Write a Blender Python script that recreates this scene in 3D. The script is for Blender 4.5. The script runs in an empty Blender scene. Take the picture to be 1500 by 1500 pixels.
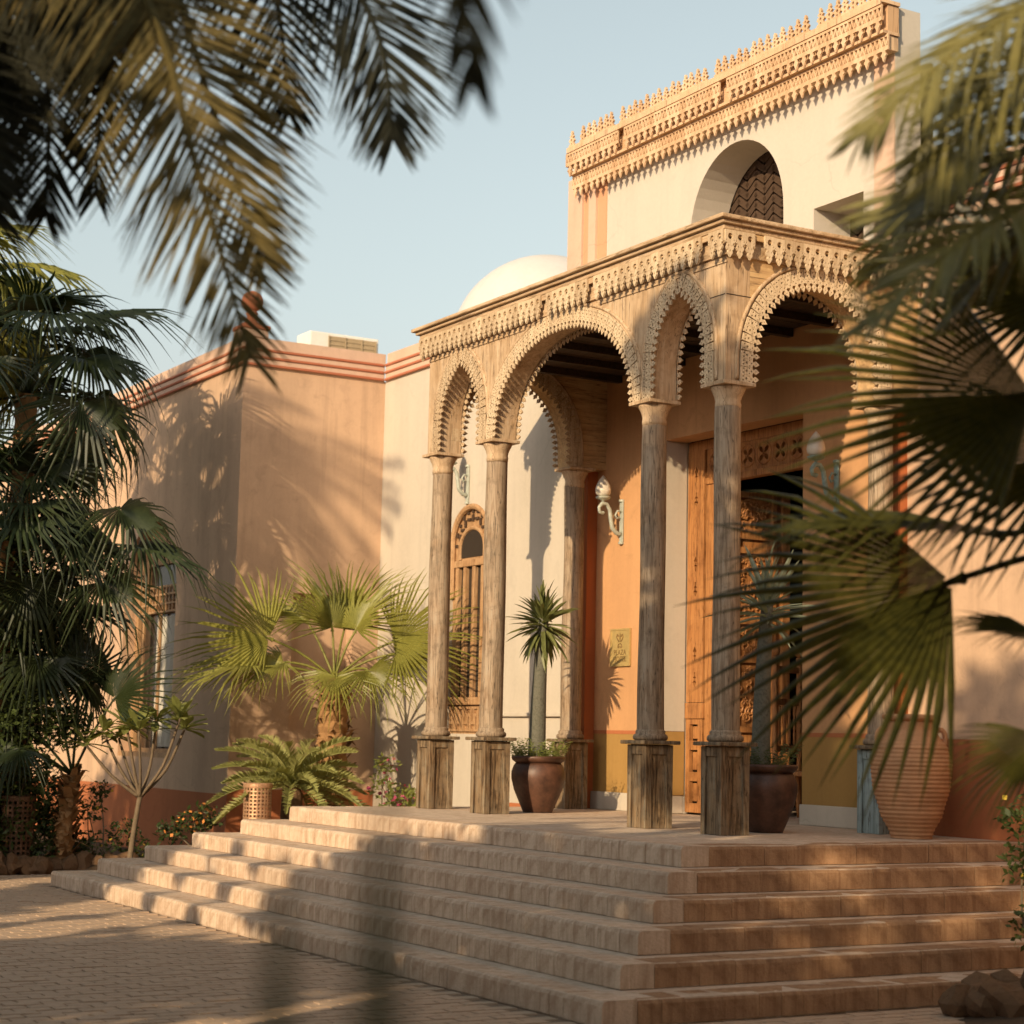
import bpy, bmesh, math, random
from mathutils import Vector, Matrix
from mathutils.geometry import tessellate_polygon
R = math.radians
rnd = random.Random(7)
scene = bpy.context.scene
COL = scene.collection

# ---------------------------------------------------------------- camera
YAW, PITCH, ROLL = 1.044, 0.119, 0.022
cam_d = bpy.data.cameras.new('camera'); cam = bpy.data.objects.new('camera', cam_d); COL.objects.link(cam)
fw = Vector((math.cos(YAW)*math.cos(PITCH), math.sin(YAW)*math.cos(PITCH), math.sin(PITCH)))
r0 = Vector((math.sin(YAW), -math.cos(YAW), 0)); u0 = r0.cross(fw)
cr = math.cos(ROLL)*r0 + math.sin(ROLL)*u0; cu = -math.sin(ROLL)*r0 + math.cos(ROLL)*u0
cam.matrix_world = Matrix(((cr.x, cu.x, -fw.x, -9.938), (cr.y, cu.y, -fw.y, -13.338), (cr.z, cu.z, -fw.z, 0.773), (0, 0, 0, 1)))
cam_d.sensor_width = 36.0; cam_d.lens = 36.0*2783.421/1500.0
cam_d.clip_start = 0.05; cam_d.clip_end = 2000
cam_d.dof.use_dof = True; cam_d.dof.focus_distance = 17.5; cam_d.dof.aperture_fstop = 2.0
cam_d.dof.aperture_blades = 9
scene.camera = cam

# ---------------------------------------------------------------- sky, sun, exposure
SUN_EL, SUN_AZ = 20.0, 31.0            # light travels towards azimuth 31 deg (from +x to +y), 20 deg down
sd = Vector((math.cos(R(SUN_EL))*math.cos(R(SUN_AZ)), math.cos(R(SUN_EL))*math.sin(R(SUN_AZ)), -math.sin(R(SUN_EL))))
world = bpy.data.worlds.new('World'); scene.world = world; world.use_nodes = True
wn = world.node_tree.nodes; wl = world.node_tree.links
for n in list(wn): wn.remove(n)
sky = wn.new('ShaderNodeTexSky'); sky.sky_type = 'NISHITA'; sky.sun_disc = False
sky.sun_elevation = R(SUN_EL); sky.sun_rotation = math.atan2(-sd.x, -sd.y)
sky.air_density = 1.5; sky.dust_density = 2.0; sky.ozone_density = 1.5; sky.altitude = 0
hsv = wn.new('ShaderNodeHueSaturation'); hsv.inputs['Saturation'].default_value = 0.42
hsv.inputs['Hue'].default_value = 0.465
bg = wn.new('ShaderNodeBackground'); bg.inputs['Strength'].default_value = 0.102
wo = wn.new('ShaderNodeOutputWorld')
wl.new(sky.outputs[0], hsv.inputs['Color']); wl.new(hsv.outputs[0], bg.inputs['Color']); wl.new(bg.outputs[0], wo.inputs[0])
sun_d = bpy.data.lights.new('sun', 'SUN'); sun_d.energy = 3.4; sun_d.angle = R(0.6); sun_d.color = (1.0, 0.775, 0.50)
sun = bpy.data.objects.new('sun', sun_d); COL.objects.link(sun)
sun.rotation_euler = sd.to_track_quat('-Z', 'Y').to_euler()
scene.view_settings.view_transform = 'Standard'; scene.view_settings.look = 'None'
scene.view_settings.exposure = 0.67; scene.view_settings.gamma = 1.0
scene.view_settings.use_curve_mapping = False

# ---------------------------------------------------------------- materials
def newmat(name):
    m = bpy.data.materials.new(name); m.use_nodes = True
    nt = m.node_tree; b = nt.nodes['Principled BSDF']
    return m, nt, b, nt.nodes['Material Output']
def ramp(nt, fac, stops):
    r = nt.nodes.new('ShaderNodeValToRGB'); e = r.color_ramp.elements
    while len(e) < len(stops): e.new(0.5)
    for i, (p, c) in enumerate(stops): e[i].position = p; e[i].color = (*c, 1)
    nt.links.new(fac, r.inputs[0]); return r.outputs[0]
def coords(nt, scale=(1, 1, 1), src='Object'):
    t = nt.nodes.new('ShaderNodeTexCoord'); mp = nt.nodes.new('ShaderNodeMapping')
    mp.inputs['Scale'].default_value = scale; nt.links.new(t.outputs[src], mp.inputs[0]); return mp.outputs[0]
def noise(nt, vec, scale, detail=6, rough=.6, dist=0):
    n = nt.nodes.new('ShaderNodeTexNoise'); n.inputs['Scale'].default_value = scale; n.inputs['Detail'].default_value = detail
    n.inputs['Roughness'].default_value = rough; n.inputs['Distortion'].default_value = dist
    nt.links.new(vec, n.inputs['Vector']); return n.outputs['Fac']
def mixc(nt, fac, a, b, mode='MIX'):
    m = nt.nodes.new('ShaderNodeMix'); m.data_type = 'RGBA'; m.blend_type = mode
    for s, v in ((m.inputs[0], fac), (m.inputs[6], a), (m.inputs[7], b)):
        if isinstance(v, (int, float)): s.default_value = v
        elif isinstance(v, tuple): s.default_value = (*v, 1)
        else: nt.links.new(v, s)
    return m.outputs[2]
def bump(nt, b, h, strength=.3, dist=.01):
    n = nt.nodes.new('ShaderNodeBump'); n.inputs['Strength'].default_value = strength; n.inputs['Distance'].default_value = dist
    nt.links.new(h, n.inputs['Height']); nt.links.new(n.outputs[0], b.inputs['Normal'])
def sc(c, k): return tuple(min(1, x*k) for x in c)
def plaster(name, c, var=.12, rough=.9):
    m, nt, b, o = newmat(name); v = coords(nt)
    big = noise(nt, v, .7, 6, .62, .4); streak = noise(nt, coords(nt, (1.6, 1.6, .22)), 1.6, 6, .6); fine = noise(nt, v, 22, 8, .7)
    c1 = ramp(nt, big, [(.25, sc(c, 1-var)), (.5, c), (.78, sc(c, 1+var*.8))])
    c2 = mixc(nt, .5, c1, ramp(nt, streak, [(.3, sc(c, 1-var*1.2)), (.6, c), (.85, sc(c, 1+var*.6))]))
    blot = noise(nt, v, 2.6, 10, .75, .8)
    c3 = mixc(nt, ramp(nt, blot, [(.54, (0, 0, 0)), (.72, (.5, .5, .5))]), c2, sc(c, 1-var*1.7))
    drip = noise(nt, coords(nt, (5, 5, .3)), 1.0, 5, .6, .2)
    c3 = mixc(nt, ramp(nt, drip, [(.56, (0, 0, 0)), (.74, (.55, .55, .55))]), c3, sc(c, 1-var*1.5))
    vo = nt.nodes.new('ShaderNodeTexVoronoi'); vo.feature = 'DISTANCE_TO_EDGE'; vo.inputs['Scale'].default_value = .55
    wv = nt.nodes.new('ShaderNodeVectorMath'); wv.operation = 'ADD'; nt.links.new(v, wv.inputs[0])
    ns = nt.nodes.new('ShaderNodeTexNoise'); ns.inputs['Scale'].default_value = 1.3; ns.inputs['Detail'].default_value = 8; nt.links.new(v, ns.inputs['Vector']); nt.links.new(ns.outputs['Color'], wv.inputs[1]); nt.links.new(wv.outputs[0], vo.inputs['Vector'])
    crk = mixc(nt, 1, ramp(nt, vo.outputs['Distance'], [(.0, (1, 1, 1)), (.006, (0, 0, 0))]), ramp(nt, noise(nt, v, .5, 3, .5), [(.52, (0, 0, 0)), (.6, (.5, .5, .5))]), 'MULTIPLY')
    c3 = mixc(nt, crk, c3, sc(c, .55))
    nt.links.new(mixc(nt, .25, c3, ramp(nt, fine, [(.3, sc(c, .86)), (.7, sc(c, 1.1))])), b.inputs['Base Color'])
    b.inputs['Roughness'].default_value = rough; b.inputs['Specular IOR Level'].default_value = .2
    bump(nt, b, mixc(nt, .5, fine, noise(nt, v, 5, 5, .6)), .35, .012); return m
def timber(name, cols, axis=2, rough=.75, grain=14., spec=.25, objvar=.0):
    m, nt, b, o = newmat(name); s = [grain]*3; s[axis] = grain*.085
    v = coords(nt, tuple(s)); g = noise(nt, v, 1, 8, .65, 1.2); v2 = coords(nt); w = noise(nt, v2, 2.2, 7, .65, .6)
    mid = len(cols)//2
    c1 = ramp(nt, g, [(.28+.44*i/(len(cols)-1), c) for i, c in enumerate(cols)])
    c2 = mixc(nt, ramp(nt, w, [(.38, (0, 0, 0)), (.66, (.75, .75, .75))]), c1, mixc(nt, .55, c1, cols[-1]))
    c2 = mixc(nt, ramp(nt, noise(nt, v2, 9, 8, .7), [(.52, (0, 0, 0)), (.7, (.5, .5, .5))]), c2, cols[0])
    ck = noise(nt, coords(nt, tuple(v_*(.35 if k_ == axis else 1.0)*(.12 if k_ == axis else 1) for k_, v_ in enumerate([grain*1.3]*3))), 1, 3, .5, .3)
    c2 = mixc(nt, ramp(nt, ck, [(.485, (0, 0, 0)), (.5, (.85, .85, .85)), (.515, (0, 0, 0))]), c2, sc(cols[0], .45))
    if objvar:
        oi = nt.nodes.new('ShaderNodeObjectInfo'); c2 = mixc(nt, objvar, c2, ramp(nt, oi.outputs['Random'], [(0, cols[0]), (1, cols[-1])]))
    nt.links.new(c2, b.inputs['Base Color']); b.inputs['Roughness'].default_value = rough; b.inputs['Specular IOR Level'].default_value = spec
    bump(nt, b, g, .5, .008); return m
def stoney(name, c, cdark, scale=6, rough=.85, objvar=.6, fine=40, b_str=.4):
    m, nt, b, o = newmat(name); v = coords(nt); n = noise(nt, v, scale, 8, .65, .3); f = noise(nt, v, fine, 6, .7)
    c1 = ramp(nt, n, [(.3, cdark), (.5, c), (.75, sc(c, 1.18))])
    oi = nt.nodes.new('ShaderNodeObjectInfo')
    c1 = mixc(nt, objvar, c1, ramp(nt, oi.outputs['Random'], [(0, cdark), (.35, sc(c, .85)), (.7, c), (1, sc(c, 1.25))]))
    c1 = mixc(nt, .3, c1, ramp(nt, f, [(.3, cdark), (.7, sc(c, 1.2))]))
    if 'step' in name:
        g_ = nt.nodes.new('ShaderNodeNewGeometry'); mp = nt.nodes.new('ShaderNodeMapping'); mp.inputs['Scale'].default_value = (16, 16, 1.2); nt.links.new(g_.outputs['Position'], mp.inputs[0])
        st_ = noise(nt, mp.outputs[0], 1, 6, .65, .3); c1 = mixc(nt, ramp(nt, st_, [(.45, (0, 0, 0)), (.7, (.75, .75, .75))]), c1, cdark)
        mp2 = nt.nodes.new('ShaderNodeMapping'); mp2.inputs['Scale'].default_value = (1.3, 1.3, 1.3); nt.links.new(g_.outputs['Position'], mp2.inputs[0])
        c1 = mixc(nt, ramp(nt, noise(nt, mp2.outputs[0], 1, 7, .7, .4), [(.48, (0, 0, 0)), (.7, (.5, .5, .5))]), c1, sc(cdark, .9))
    nt.links.new(c1, b.inputs['Base Color']); b.inputs['Roughness'].default_value = rough; b.inputs['Specular IOR Level'].default_value = .2
    bump(nt, b, f, b_str, .01); return m
def leafmat(name, c1, c2, trans=.35, rough=.45, tip=None):
    m, nt, b, o = newmat(name); v = coords(nt); n = noise(nt, v, 3.0, 5, .6)
    oi = nt.nodes.new('ShaderNodeObjectInfo')
    col = mixc(nt, .5, ramp(nt, n, [(.3, c1), (.7, c2)]), ramp(nt, oi.outputs['Random'], [(0, c1), (1, c2)]))
    f = noise(nt, v, 30, 4, .6); col = mixc(nt, .25, col, ramp(nt, f, [(.35, sc(c1, .7)), (.7, sc(c2, 1.2))]))
    nt.links.new(col, b.inputs['Base Color']); b.inputs['Roughness'].default_value = rough; b.inputs['Specular IOR Level'].default_value = .35
    t = nt.nodes.new('ShaderNodeBsdfTranslucent'); nt.links.new(mixc(nt, 1, col, (1.0, .95, .45), 'MULTIPLY'), t.inputs['Color'])
    mx = nt.nodes.new('ShaderNodeMixShader'); mx.inputs[0].default_value = trans
    nt.links.new(b.outputs[0], mx.inputs[1]); nt.links.new(t.outputs[0], mx.inputs[2]); nt.links.new(mx.outputs[0], o.inputs['Surface']); return m
def simple(name, c, rough=.6, metal=0., var=.2, scale=12, spec=.4):
    m, nt, b, o = newmat(name); v = coords(nt); n = noise(nt, v, scale, 7, .65)
    nt.links.new(ramp(nt, n, [(.3, sc(c, 1-var)), (.7, sc(c, 1+var))]), b.inputs['Base Color'])
    b.inputs['Roughness'].default_value = rough; b.inputs['Metallic'].default_value = metal; b.inputs['Specular IOR Level'].default_value = spec
    bump(nt, b, n, .25, .006); return m

M = {}
M['cream'] = plaster('cream plaster', (.52, .455, .365), .18)
M['orange'] = plaster('orange limewash', (.55, .30, .14), .32)
M['redorange'] = plaster('shade-reddened limewash', (.42, .13, .045), .14)  # deeper red carries the shade on the strip's side face
M['wing'] = plaster('ochre plaster', (.575, .385, .25), .34)
M['upper'] = plaster('pale cream plaster', (.52, .465, .385), .10)
M['pink'] = plaster('pink plaster', (.58, .40, .29), .2)
M['pinkdark'] = plaster('deep pink plaster', (.56, .30, .17), .08)
M['terra'] = plaster('terracotta paint', (.40, .14, .075), .16)
M['dado'] = plaster('terracotta dado', (.42, .145, .06), .2)
M['yellow'] = plaster('yellow ochre dado', (.36, .21, .065), .2)
M['dome'] = plaster('white dome plaster', (.54, .51, .475), .09)
M['ramp'] = M['orange']
M['wood'] = timber('weathered carved wood', [(.24, .15, .075), (.40, .26, .14), (.51, .355, .215), (.56, .44, .30)], 2)
M['woodh'] = timber('weathered beam wood', [(.24, .15, .075), (.41, .27, .145), (.52, .365, .215), (.58, .45, .31)], 1)
M['woodx'] = timber('weathered side beam wood', [(.24, .15, .075), (.43, .26, .12), (.55, .36, .17), (.60, .44, .24)], 0)
M['colwood'] = timber('weathered column wood', [(.06, .038, .022), (.22, .145, .085), (.35, .25, .16), (.36, .31, .235)], 2, grain=20)
M['pedwood'] = timber('worn pedestal wood', [(.025, .015, .008), (.12, .072, .036), (.26, .17, .09), (.23, .22, .17)], 2, grain=17)
M['bluewood'] = timber('flaking blue pedestal wood', [(.07, .045, .025), (.20, .26, .25), (.30, .38, .38), (.36, .44, .43)], 2, grain=17)
M['lace'] = timber('bleached fretwork wood', [(.20, .12, .06), (.50, .35, .20), (.63, .48, .30), (.66, .53, .36)], 2, grain=10, objvar=.35)
M['crest'] = timber('pale fretwork wood', [(.36, .20, .10), (.60, .38, .20), (.66, .44, .25), (.70, .53, .36)], 2, grain=6, objvar=.4)
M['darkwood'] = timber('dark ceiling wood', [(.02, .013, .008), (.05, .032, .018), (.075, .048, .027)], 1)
M['doorwood'] = timber('carved orange door wood', [(.13, .045, .015), (.36, .155, .05), (.46, .22, .08)], 2, rough=.5, grain=18)
M['winwood'] = timber('window wood', [(.17, .08, .03), (.40, .23, .11), (.50, .32, .17)], 2, rough=.6, grain=16)
M['step'] = stoney('worn step plaster', (.62, .49, .37), (.42, .30, .205), 5, .9, .0, 45, .5)
M['stepbrick'] = stoney('worn step brick', (.66, .515, .38), (.40, .255, .16), 7, .9, .12, 50, .7)
M['steptile'] = stoney('shaded warm clay step tile', (.44, .27, .15), (.22, .115, .06), 6, .85, .15, 50, .7)  # warm clay, darkened too for the side turned from the sun
M['paver'] = stoney('dusty clay paver', (.45, .325, .225), (.32, .215, .14), 8, .85, .55, 60, .4)
M['mortar'] = stoney('sandy joint', (.26, .185, .125), (.17, .115, .075), 9, .95, 0)
M['soil'] = stoney('dry garden soil', (.10, .065, .04), (.045, .028, .018), 7, .95, 0, 30, 1)
M['rock'] = stoney('garden rock', (.20, .115, .06), (.07, .04, .025), 5, .9, .4, 24, 1)
M['jar'] = simple('terracotta jar', (.46, .24, .115), .8, 0, .18, 7)
M['pot'] = simple('glazed brown pot', (.085, .038, .022), .48, 0, .55, 9, .45)
M['verdigris'] = simple('verdigris iron', (.22, .30, .27), .55, .2, .4, 26)
M['palegreen'] = simple('pale painted iron', (.40, .42, .35), .6, .1, .2, 22)
M['lampglass'] = simple('frosted lamp glass', (.62, .56, .46), .35, 0, .12, 12)
M['brass'] = simple('brass plaque', (.55, .40, .16), .42, .35, .15, 18)
M['brassdark'] = simple('dark engraving', (.20, .12, .04), .6, .2, .2, 18)
M['copper'] = simple('copper lantern', (.52, .30, .17), .45, .45, .25, 16)
M['lanterndark'] = simple('dark brown lantern', (.12, .06, .03), .7, .2, .4, 16)  # plain brown, darker than the copper drum
M['white'] = simple('white metal casing', (.72, .69, .62), .5, 0, .05, 8)
M['vent'] = simple('tan grille', (.36, .27, .16), .7, 0, .1, 14)
M['dark'] = simple('unlit interior', (.018, .013, .010), .9, 0, .2, 5, .1)  # near-black colour stands for unlit depth behind openings
M['brickdark'] = stoney('shaded screen brick', (.07, .042, .025), (.035, .022, .014), 9, .9, .5)  # brick tone lowered to hold the deep shade of the recess
M['trunk'] = stoney('palm trunk', (.16, .095, .05), (.06, .034, .018), 10, .95, .2, 30, 1)
M['trunkfib'] = stoney('shaggy palm fibre', (.36, .20, .085), (.13, .065, .028), 12, .95, .4, 40, 1)
M['spinytrunk'] = stoney('grey spiny stem', (.155, .15, .115), (.07, .065, .045), 40, .9, 0, 70, 1)
M['stem'] = stoney('grey twig bark', (.19, .14, .09), (.09, .065, .04), 16, .9, .2, 40, .6)
M['fan'] = leafmat('fan palm leaf', (.15, .16, .025), (.36, .34, .08), .36, .42)
M['fanshade'] = leafmat('shaded fan palm leaf', (.018, .032, .012), (.055, .07, .024), .30, .45)  # leaf colour darkened for palms standing in shade
M['fanright'] = leafmat('shade-dark fan leaf', (.018, .022, .007), (.13, .12, .022), .36, .34)  # leaf colour lowered to hold shade and dark undersides
M['date'] = leafmat('sunlit date frond', (.065, .06, .018), (.25, .18, .055), .30, .7)  # golden copy for fronds in the sun
M['dateshade'] = leafmat('shaded date frond', (.010, .014, .010), (.04, .038, .018), .25, .8)  # darker copy of the frond colour for fronds in shade
M['cocos'] = leafmat('olive feather frond', (.12, .12, .035), (.30, .26, .09), .35, .4)
M['cycad'] = leafmat('cycad leaf', (.22, .24, .07), (.42, .40, .15), .3, .4)
M['plum'] = leafmat('rosette leaf', (.17, .20, .05), (.32, .33, .11), .4, .4)
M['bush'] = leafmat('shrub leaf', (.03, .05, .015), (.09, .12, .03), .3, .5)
M['bushlight'] = leafmat('light shrub leaf', (.14, .18, .04), (.30, .32, .08), .4, .5)
M['yucca'] = leafmat('grey green strap leaf', (.20, .24, .16), (.36, .39, .28), .25, .45)
M['potleaf'] = leafmat('olive strap leaf', (.09, .11, .035), (.25, .26, .09), .3, .45)
M['blade'] = simple('dark strap leaf', (.010, .012, .008), .9, 0, .3, 12, .05)
M['flower'] = simple('magenta bract', (.50, .07, .16), .6, 0, .3)
M['orangeflower'] = simple('orange blossom', (.60, .22, .05), .6, 0, .3)
M['yellowflower'] = simple('yellow leaf', (.55, .38, .04), .6, 0, .3)
def glassmat():
    m, nt, b, o = newmat('dark window glass'); b.inputs['Base Color'].default_value = (.03, .025, .02, 1); b.inputs['Roughness'].default_value = .12
    b.inputs['Specular IOR Level'].default_value = .5; return m
M['glass'] = glassmat()
M['curtain'] = plaster('pale curtain', (.50, .47, .40), .15)

# ---------------------------------------------------------------- mesh helpers
class MB:
    def __init__(s): s.v = []; s.f = []
    def add(s, vs, fs):
        o = len(s.v); s.v += [tuple(p) for p in vs]; s.f += [tuple(i+o for i in f) for f in fs]; return s
    def box(s, x0, x1, y0, y1, z0, z1):
        v = [(x, y, z) for z in (z0, z1) for y in (y0, y1) for x in (x0, x1)]
        return s.add(v, [(0, 2, 3, 1), (4, 5, 7, 6), (0, 1, 5, 4), (2, 6, 7, 3), (0, 4, 6, 2), (1, 3, 7, 5)])
    def tube(s, pts, rad, n=8, caps=True):
        pts = [Vector(p) for p in pts]; k = len(pts); rad = rad if isinstance(rad, (list, tuple)) else [rad]*k
        vs = []; fs = []; prev = None
        for i, p in enumerate(pts):
            t = (pts[min(i+1, k-1)]-pts[max(i-1, 0)]).normalized()
            a = prev if prev else (Vector((0, 0, 1)) if abs(t.z) < .9 else Vector((1, 0, 0)))
            u = (a-t*a.dot(t)).normalized(); w = t.cross(u); prev = u
            for j in range(n):
                q = 2*math.pi*j/n; vs.append(p+(u*math.cos(q)+w*math.sin(q))*rad[i])
        for i in range(k-1):
            for j in range(n): fs.append((i*n+j, i*n+(j+1) % n, (i+1)*n+(j+1) % n, (i+1)*n+j))
        if caps: fs += [tuple(range(n))[::-1], tuple((k-1)*n+j for j in range(n))]
        return s.add(vs, fs)
    def lathe(s, prof, c=(0, 0, 0), n=24):
        vs = []; fs = []; k = len(prof)
        for r, z in prof:
            for j in range(n):
                q = 2*math.pi*j/n; vs.append((c[0]+r*math.cos(q), c[1]+r*math.sin(q), c[2]+z))
        for i in range(k-1):
            for j in range(n): fs.append((i*n+j, i*n+(j+1) % n, (i+1)*n+(j+1) % n, (i+1)*n+j))
        fs += [tuple(range(n))[::-1], tuple((k-1)*n+j for j in range(n))]
        return s.add(vs, fs)
    def plate(s, outer, holes, to3, th):
        loops = [outer]+list(holes); flat = [p for l in loops for p in l]; n = len(flat)
        tris = tessellate_polygon([[Vector((u, v, 0)) for u, v in l] for l in loops])
        vs = [to3(u, v, 0) for u, v in flat]+[to3(u, v, th) for u, v in flat]
        fs = [tuple(t) for t in tris]+[tuple(i+n for i in reversed(t)) for t in tris]
        o = 0
        for l in loops:
            k = len(l)
            for i in range(k): a, b = o+i, o+(i+1) % k; fs.append((a, b, b+n, a+n))
            o += k
        return s.add(vs, fs)
    def build(s, name, mat, parent=None, smooth=False, recalc=True, bevel=0):
        me = bpy.data.meshes.new(name); me.from_pydata(s.v, [], s.f)
        if recalc or bevel:
            bm = bmesh.new(); bm.from_mesh(me)
            if bevel:
                bmesh.ops.remove_doubles(bm, verts=bm.verts, dist=1e-5)
                ed = [e for e in bm.edges if len(e.link_faces) == 2 and e.calc_face_angle(0) > .7]
                bmesh.ops.bevel(bm, geom=ed, offset=bevel, segments=2, profile=.6, affect='EDGES')
            bmesh.ops.recalc_face_normals(bm, faces=bm.faces); bm.to_mesh(me); bm.free()
        if mat: me.materials.append(mat if not isinstance(mat, str) else M[mat])
        if smooth: me.shade_smooth() if hasattr(me, 'shade_smooth') else None
        o = bpy.data.objects.new(name, me); COL.objects.link(o)
        if parent: o.parent = parent
        return o
def B(*a): return MB().box(*a)
def tag(o, label=None, cat=None, group=None, kind=None):
    for k, v in (('label', label), ('category', cat), ('group', group), ('kind', kind)):
        if v: o[k] = v
    return o
def thing(name, label, cat, loc=(0, 0, 0), rz=0, group=None):
    o = bpy.data.objects.new(name, None); COL.objects.link(o); o.location = loc; o.rotation_euler = (0, 0, rz)
    o.empty_display_size = .1
    return tag(o, label, cat, group)
def inst(src, parent, mat=None, name=None):
    o = src.copy(); COL.objects.link(o); o.parent = parent
    if mat is not None: o.matrix_local = mat
    return o
def smooth_angle(o, a=40):
    me = o.data; me.shade_smooth()
    bm = bmesh.new(); bm.from_mesh(me)
    for e in bm.edges:
        if len(e.link_faces) == 2 and e.calc_face_angle(0) > R(a): e.smooth = False
    bm.to_mesh(me); bm.free(); return o
def FL(x0): return lambda u, v, w: (x0+w, u, v)          # a face looking towards -x: u runs along y
def FR(y0): return lambda u, v, w: (u, y0+w, v)          # a face looking towards -y: u runs along x
def rect(a, b, c, d): return [(a, c), (b, c), (b, d), (a, d)]
def circ(cx, cy, r, n=12, sy=1): return [(cx+r*math.cos(2*math.pi*i/n), cy+r*sy*math.sin(2*math.pi*i/n)) for i in range(n)]
def arch_curve(a, b, zs, za, stilt=0., kind='ell', n=24):
    c = (a+b)/2; w = (b-a)/2; z1 = zs+stilt; h = za-z1; P = [(a, zs)]
    for i in range(n+1):
        t = i/n
        if kind == 'ell':
            q = math.pi*(1-t); P.append((c+w*math.cos(q), z1+h*math.sin(q)**.92))
        else:
            r = (h*h+w*w)/(2*w); tt = 2*t if t <= .5 else 2-2*t; qa = math.asin(min(1, h/r)); q = qa*tt
            du = r-r*math.cos(q); u = -w+du
            P.append((c+(u if t <= .5 else -u), z1+r*math.sin(q)))
    P.append((b, zs)); return P
def resample(P, step):
    P = [Vector(p) for p in P]; d = [0]
    for i in range(1, len(P)): d.append(d[-1]+(P[i]-P[i-1]).length)
    n = max(2, round(d[-1]/step)); out = []
    for k in range(n):
        s = d[-1]*(k+.5)/n; i = 1
        while i < len(d)-1 and d[i] < s: i += 1
        t = (s-d[i-1])/max(1e-9, d[i]-d[i-1]); out.append((P[i-1].lerp(P[i], t), (P[i]-P[i-1]).normalized()))
    return out, d[-1]/n

# ---------------------------------------------------------------- ground, steps
GZ = -0.96; ST = 0.16; TR = 0.398; PX, PY, YL, XW = 1.471, 1.433, 5.878, 2.1
tag(B(-300, 300, -300, 300, GZ-.5, GZ-.02).build('ground', 'soil'), kind='structure')
pave = tag(B(-14, 6, -13, 9.55, GZ-.3, GZ-.008).build('pavement', 'mortar'), kind='structure')
def paver_mesh(l, w, seed):
    g = random.Random(seed); mb = MB(); h = .012+g.random()*.004; e = .006
    tl = [g.uniform(-.002, .002) for _ in range(4)]
    mb.add([(0, 0, -.02), (l, 0, -.02), (l, w, -.02), (0, w, -.02), (e, e, h-.008+tl[0]), (l-e, e, h-.008+tl[1]), (l-e, w-e, h-.008+tl[2]), (e, w-e, h-.008+tl[3])],
           [(4, 5, 6, 7), (0, 1, 5, 4), (1, 2, 6, 5), (2, 3, 7, 6), (3, 0, 4, 7)]); return mb
cells = []
for j in range(-44, 76):
    y = j*.125
    for i in range(-40, 30):
        x = i*.25+(.125 if j % 2 else 0)
        if x < -9.5 or x > 3.2 or y > 9.3: continue
        if x > -PX-5*TR-.24 and y > -PY-5*TR-.12 and y < YL+5*TR: continue
        d = Vector((x+9.938, y+13.338)); f = d.dot(Vector((.503, .864))); s = d.dot(Vector((.864, -.503)))
        if f < 5.0 or abs(s/f) > .32: continue
        cells.append((f, x, y))
cells.sort()
pm = [paver_mesh(.243, .118, s).build('paver', 'paver', pave, recalc=False) for s in range(5)]
for o in pm: o.location = (0, 0, 0)
rest = MB()
for k, (f, x, y) in enumerate(cells):
    jx, jy = rnd.uniform(-.003, .003), rnd.uniform(-.003, .003)
    z = GZ+rnd.uniform(-.002, .002)
    if k < 300:
        o = pm[k] if k < 5 else inst(pm[k % 5], pave)
        o.location = (x+jx, y+jy, z); o.rotation_euler = (rnd.uniform(-.006, .006), rnd.uniform(-.006, .006), rnd.uniform(-.012, .012))
    else:
        p = paver_mesh(.243, .118, k % 17); rest.add([(a+x+jx, b+y+jy, c+z) for a, b, c in p.v], p.f)
tag(rest.build('pavers', 'paver', pave, recalc=False), kind='stuff')

stair = B(-PX+.3, XW-.02, -PY+.3, YL-.3, GZ, -.05).build('entrance_steps', 'step'); tag(stair, kind='structure')
bricks = []
for k in range(6):
    x0, y0, y1 = -(PX+k*TR), -(PY+k*TR), YL+k*TR; zt = -k*ST
    s = B(x0+.012, XW-.004, y0+.012, y1-.012, zt-ST-.02, zt-.002).build('step', 'step', stair, bevel=.012)
    bd = .26
    def row(a, b, place):
        u = a
        while u < b-.01:
            w = rnd.choice([.11, .14, .17, .22, .26]) if place != 'R' else rnd.choice([.18, .24, .29, .34]); w = min(w, b-u)
            if b-u-w < .06: w = b-u
            bricks.append((place, x0, y0, zt, u, w)); u += w
    row(y0, y1, 'L'); row(x0+bd, XW-.01, 'R')
    bricks += [('E', x0+bd+.2*i, y1, zt, 0, .2) for i in range(8)]
def brick_mesh(w, seed):
    g = random.Random(seed); d, h, r = .26, ST-.004, .026+g.random()*.010; q = .0008; mb = MB()
    pr = [(0, -h), (0, -h*.5), (g.uniform(-.003, .003), -r), (r*.3, -r*.3), (r, 0), (d, 0), (d, -h)]
    n = len(pr); vs = []
    for u in (q, w-q):
        for a, z in pr: vs.append((a+g.uniform(-.002, .002), u, z+g.uniform(-.002, .002)))
    fs = [(i, i+1, n+i+1, n+i) for i in range(n-1)]+[tuple(range(n)), tuple(range(2*n-1, n-1, -1))]
    return mb.add(vs, fs)
def bmat(b):
    pl, x0, y0, zt, u, w = b
    if pl == 'L': return Matrix.Translation((x0, u, zt))
    if pl == 'R': return Matrix.Translation((u, y0, zt)) @ Matrix(((0, 1, 0, 0), (1, 0, 0, 0), (0, 0, 1, 0), (0, 0, 0, 1)))
    return Matrix.Translation((x0+w, y0, zt)) @ Matrix(((0, -1, 0, 0), (-1, 0, 0, 0), (0, 0, 1, 0), (0, 0, 0, 1)))
def bdist(b):
    p = bmat(b) @ Vector((0, b[5]/2, 0)); d = (p-Vector((-9.94, -13.34, .77)))
    f = d.dot(Vector((.503, .864, 0))); s = d.dot(Vector((.864, -.503, 0)))
    return d.length+(100 if b[0] == 'E' or abs(s/f) > .275 else 0)
bricks.sort(key=bdist); cache = {}; rest = MB()
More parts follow.
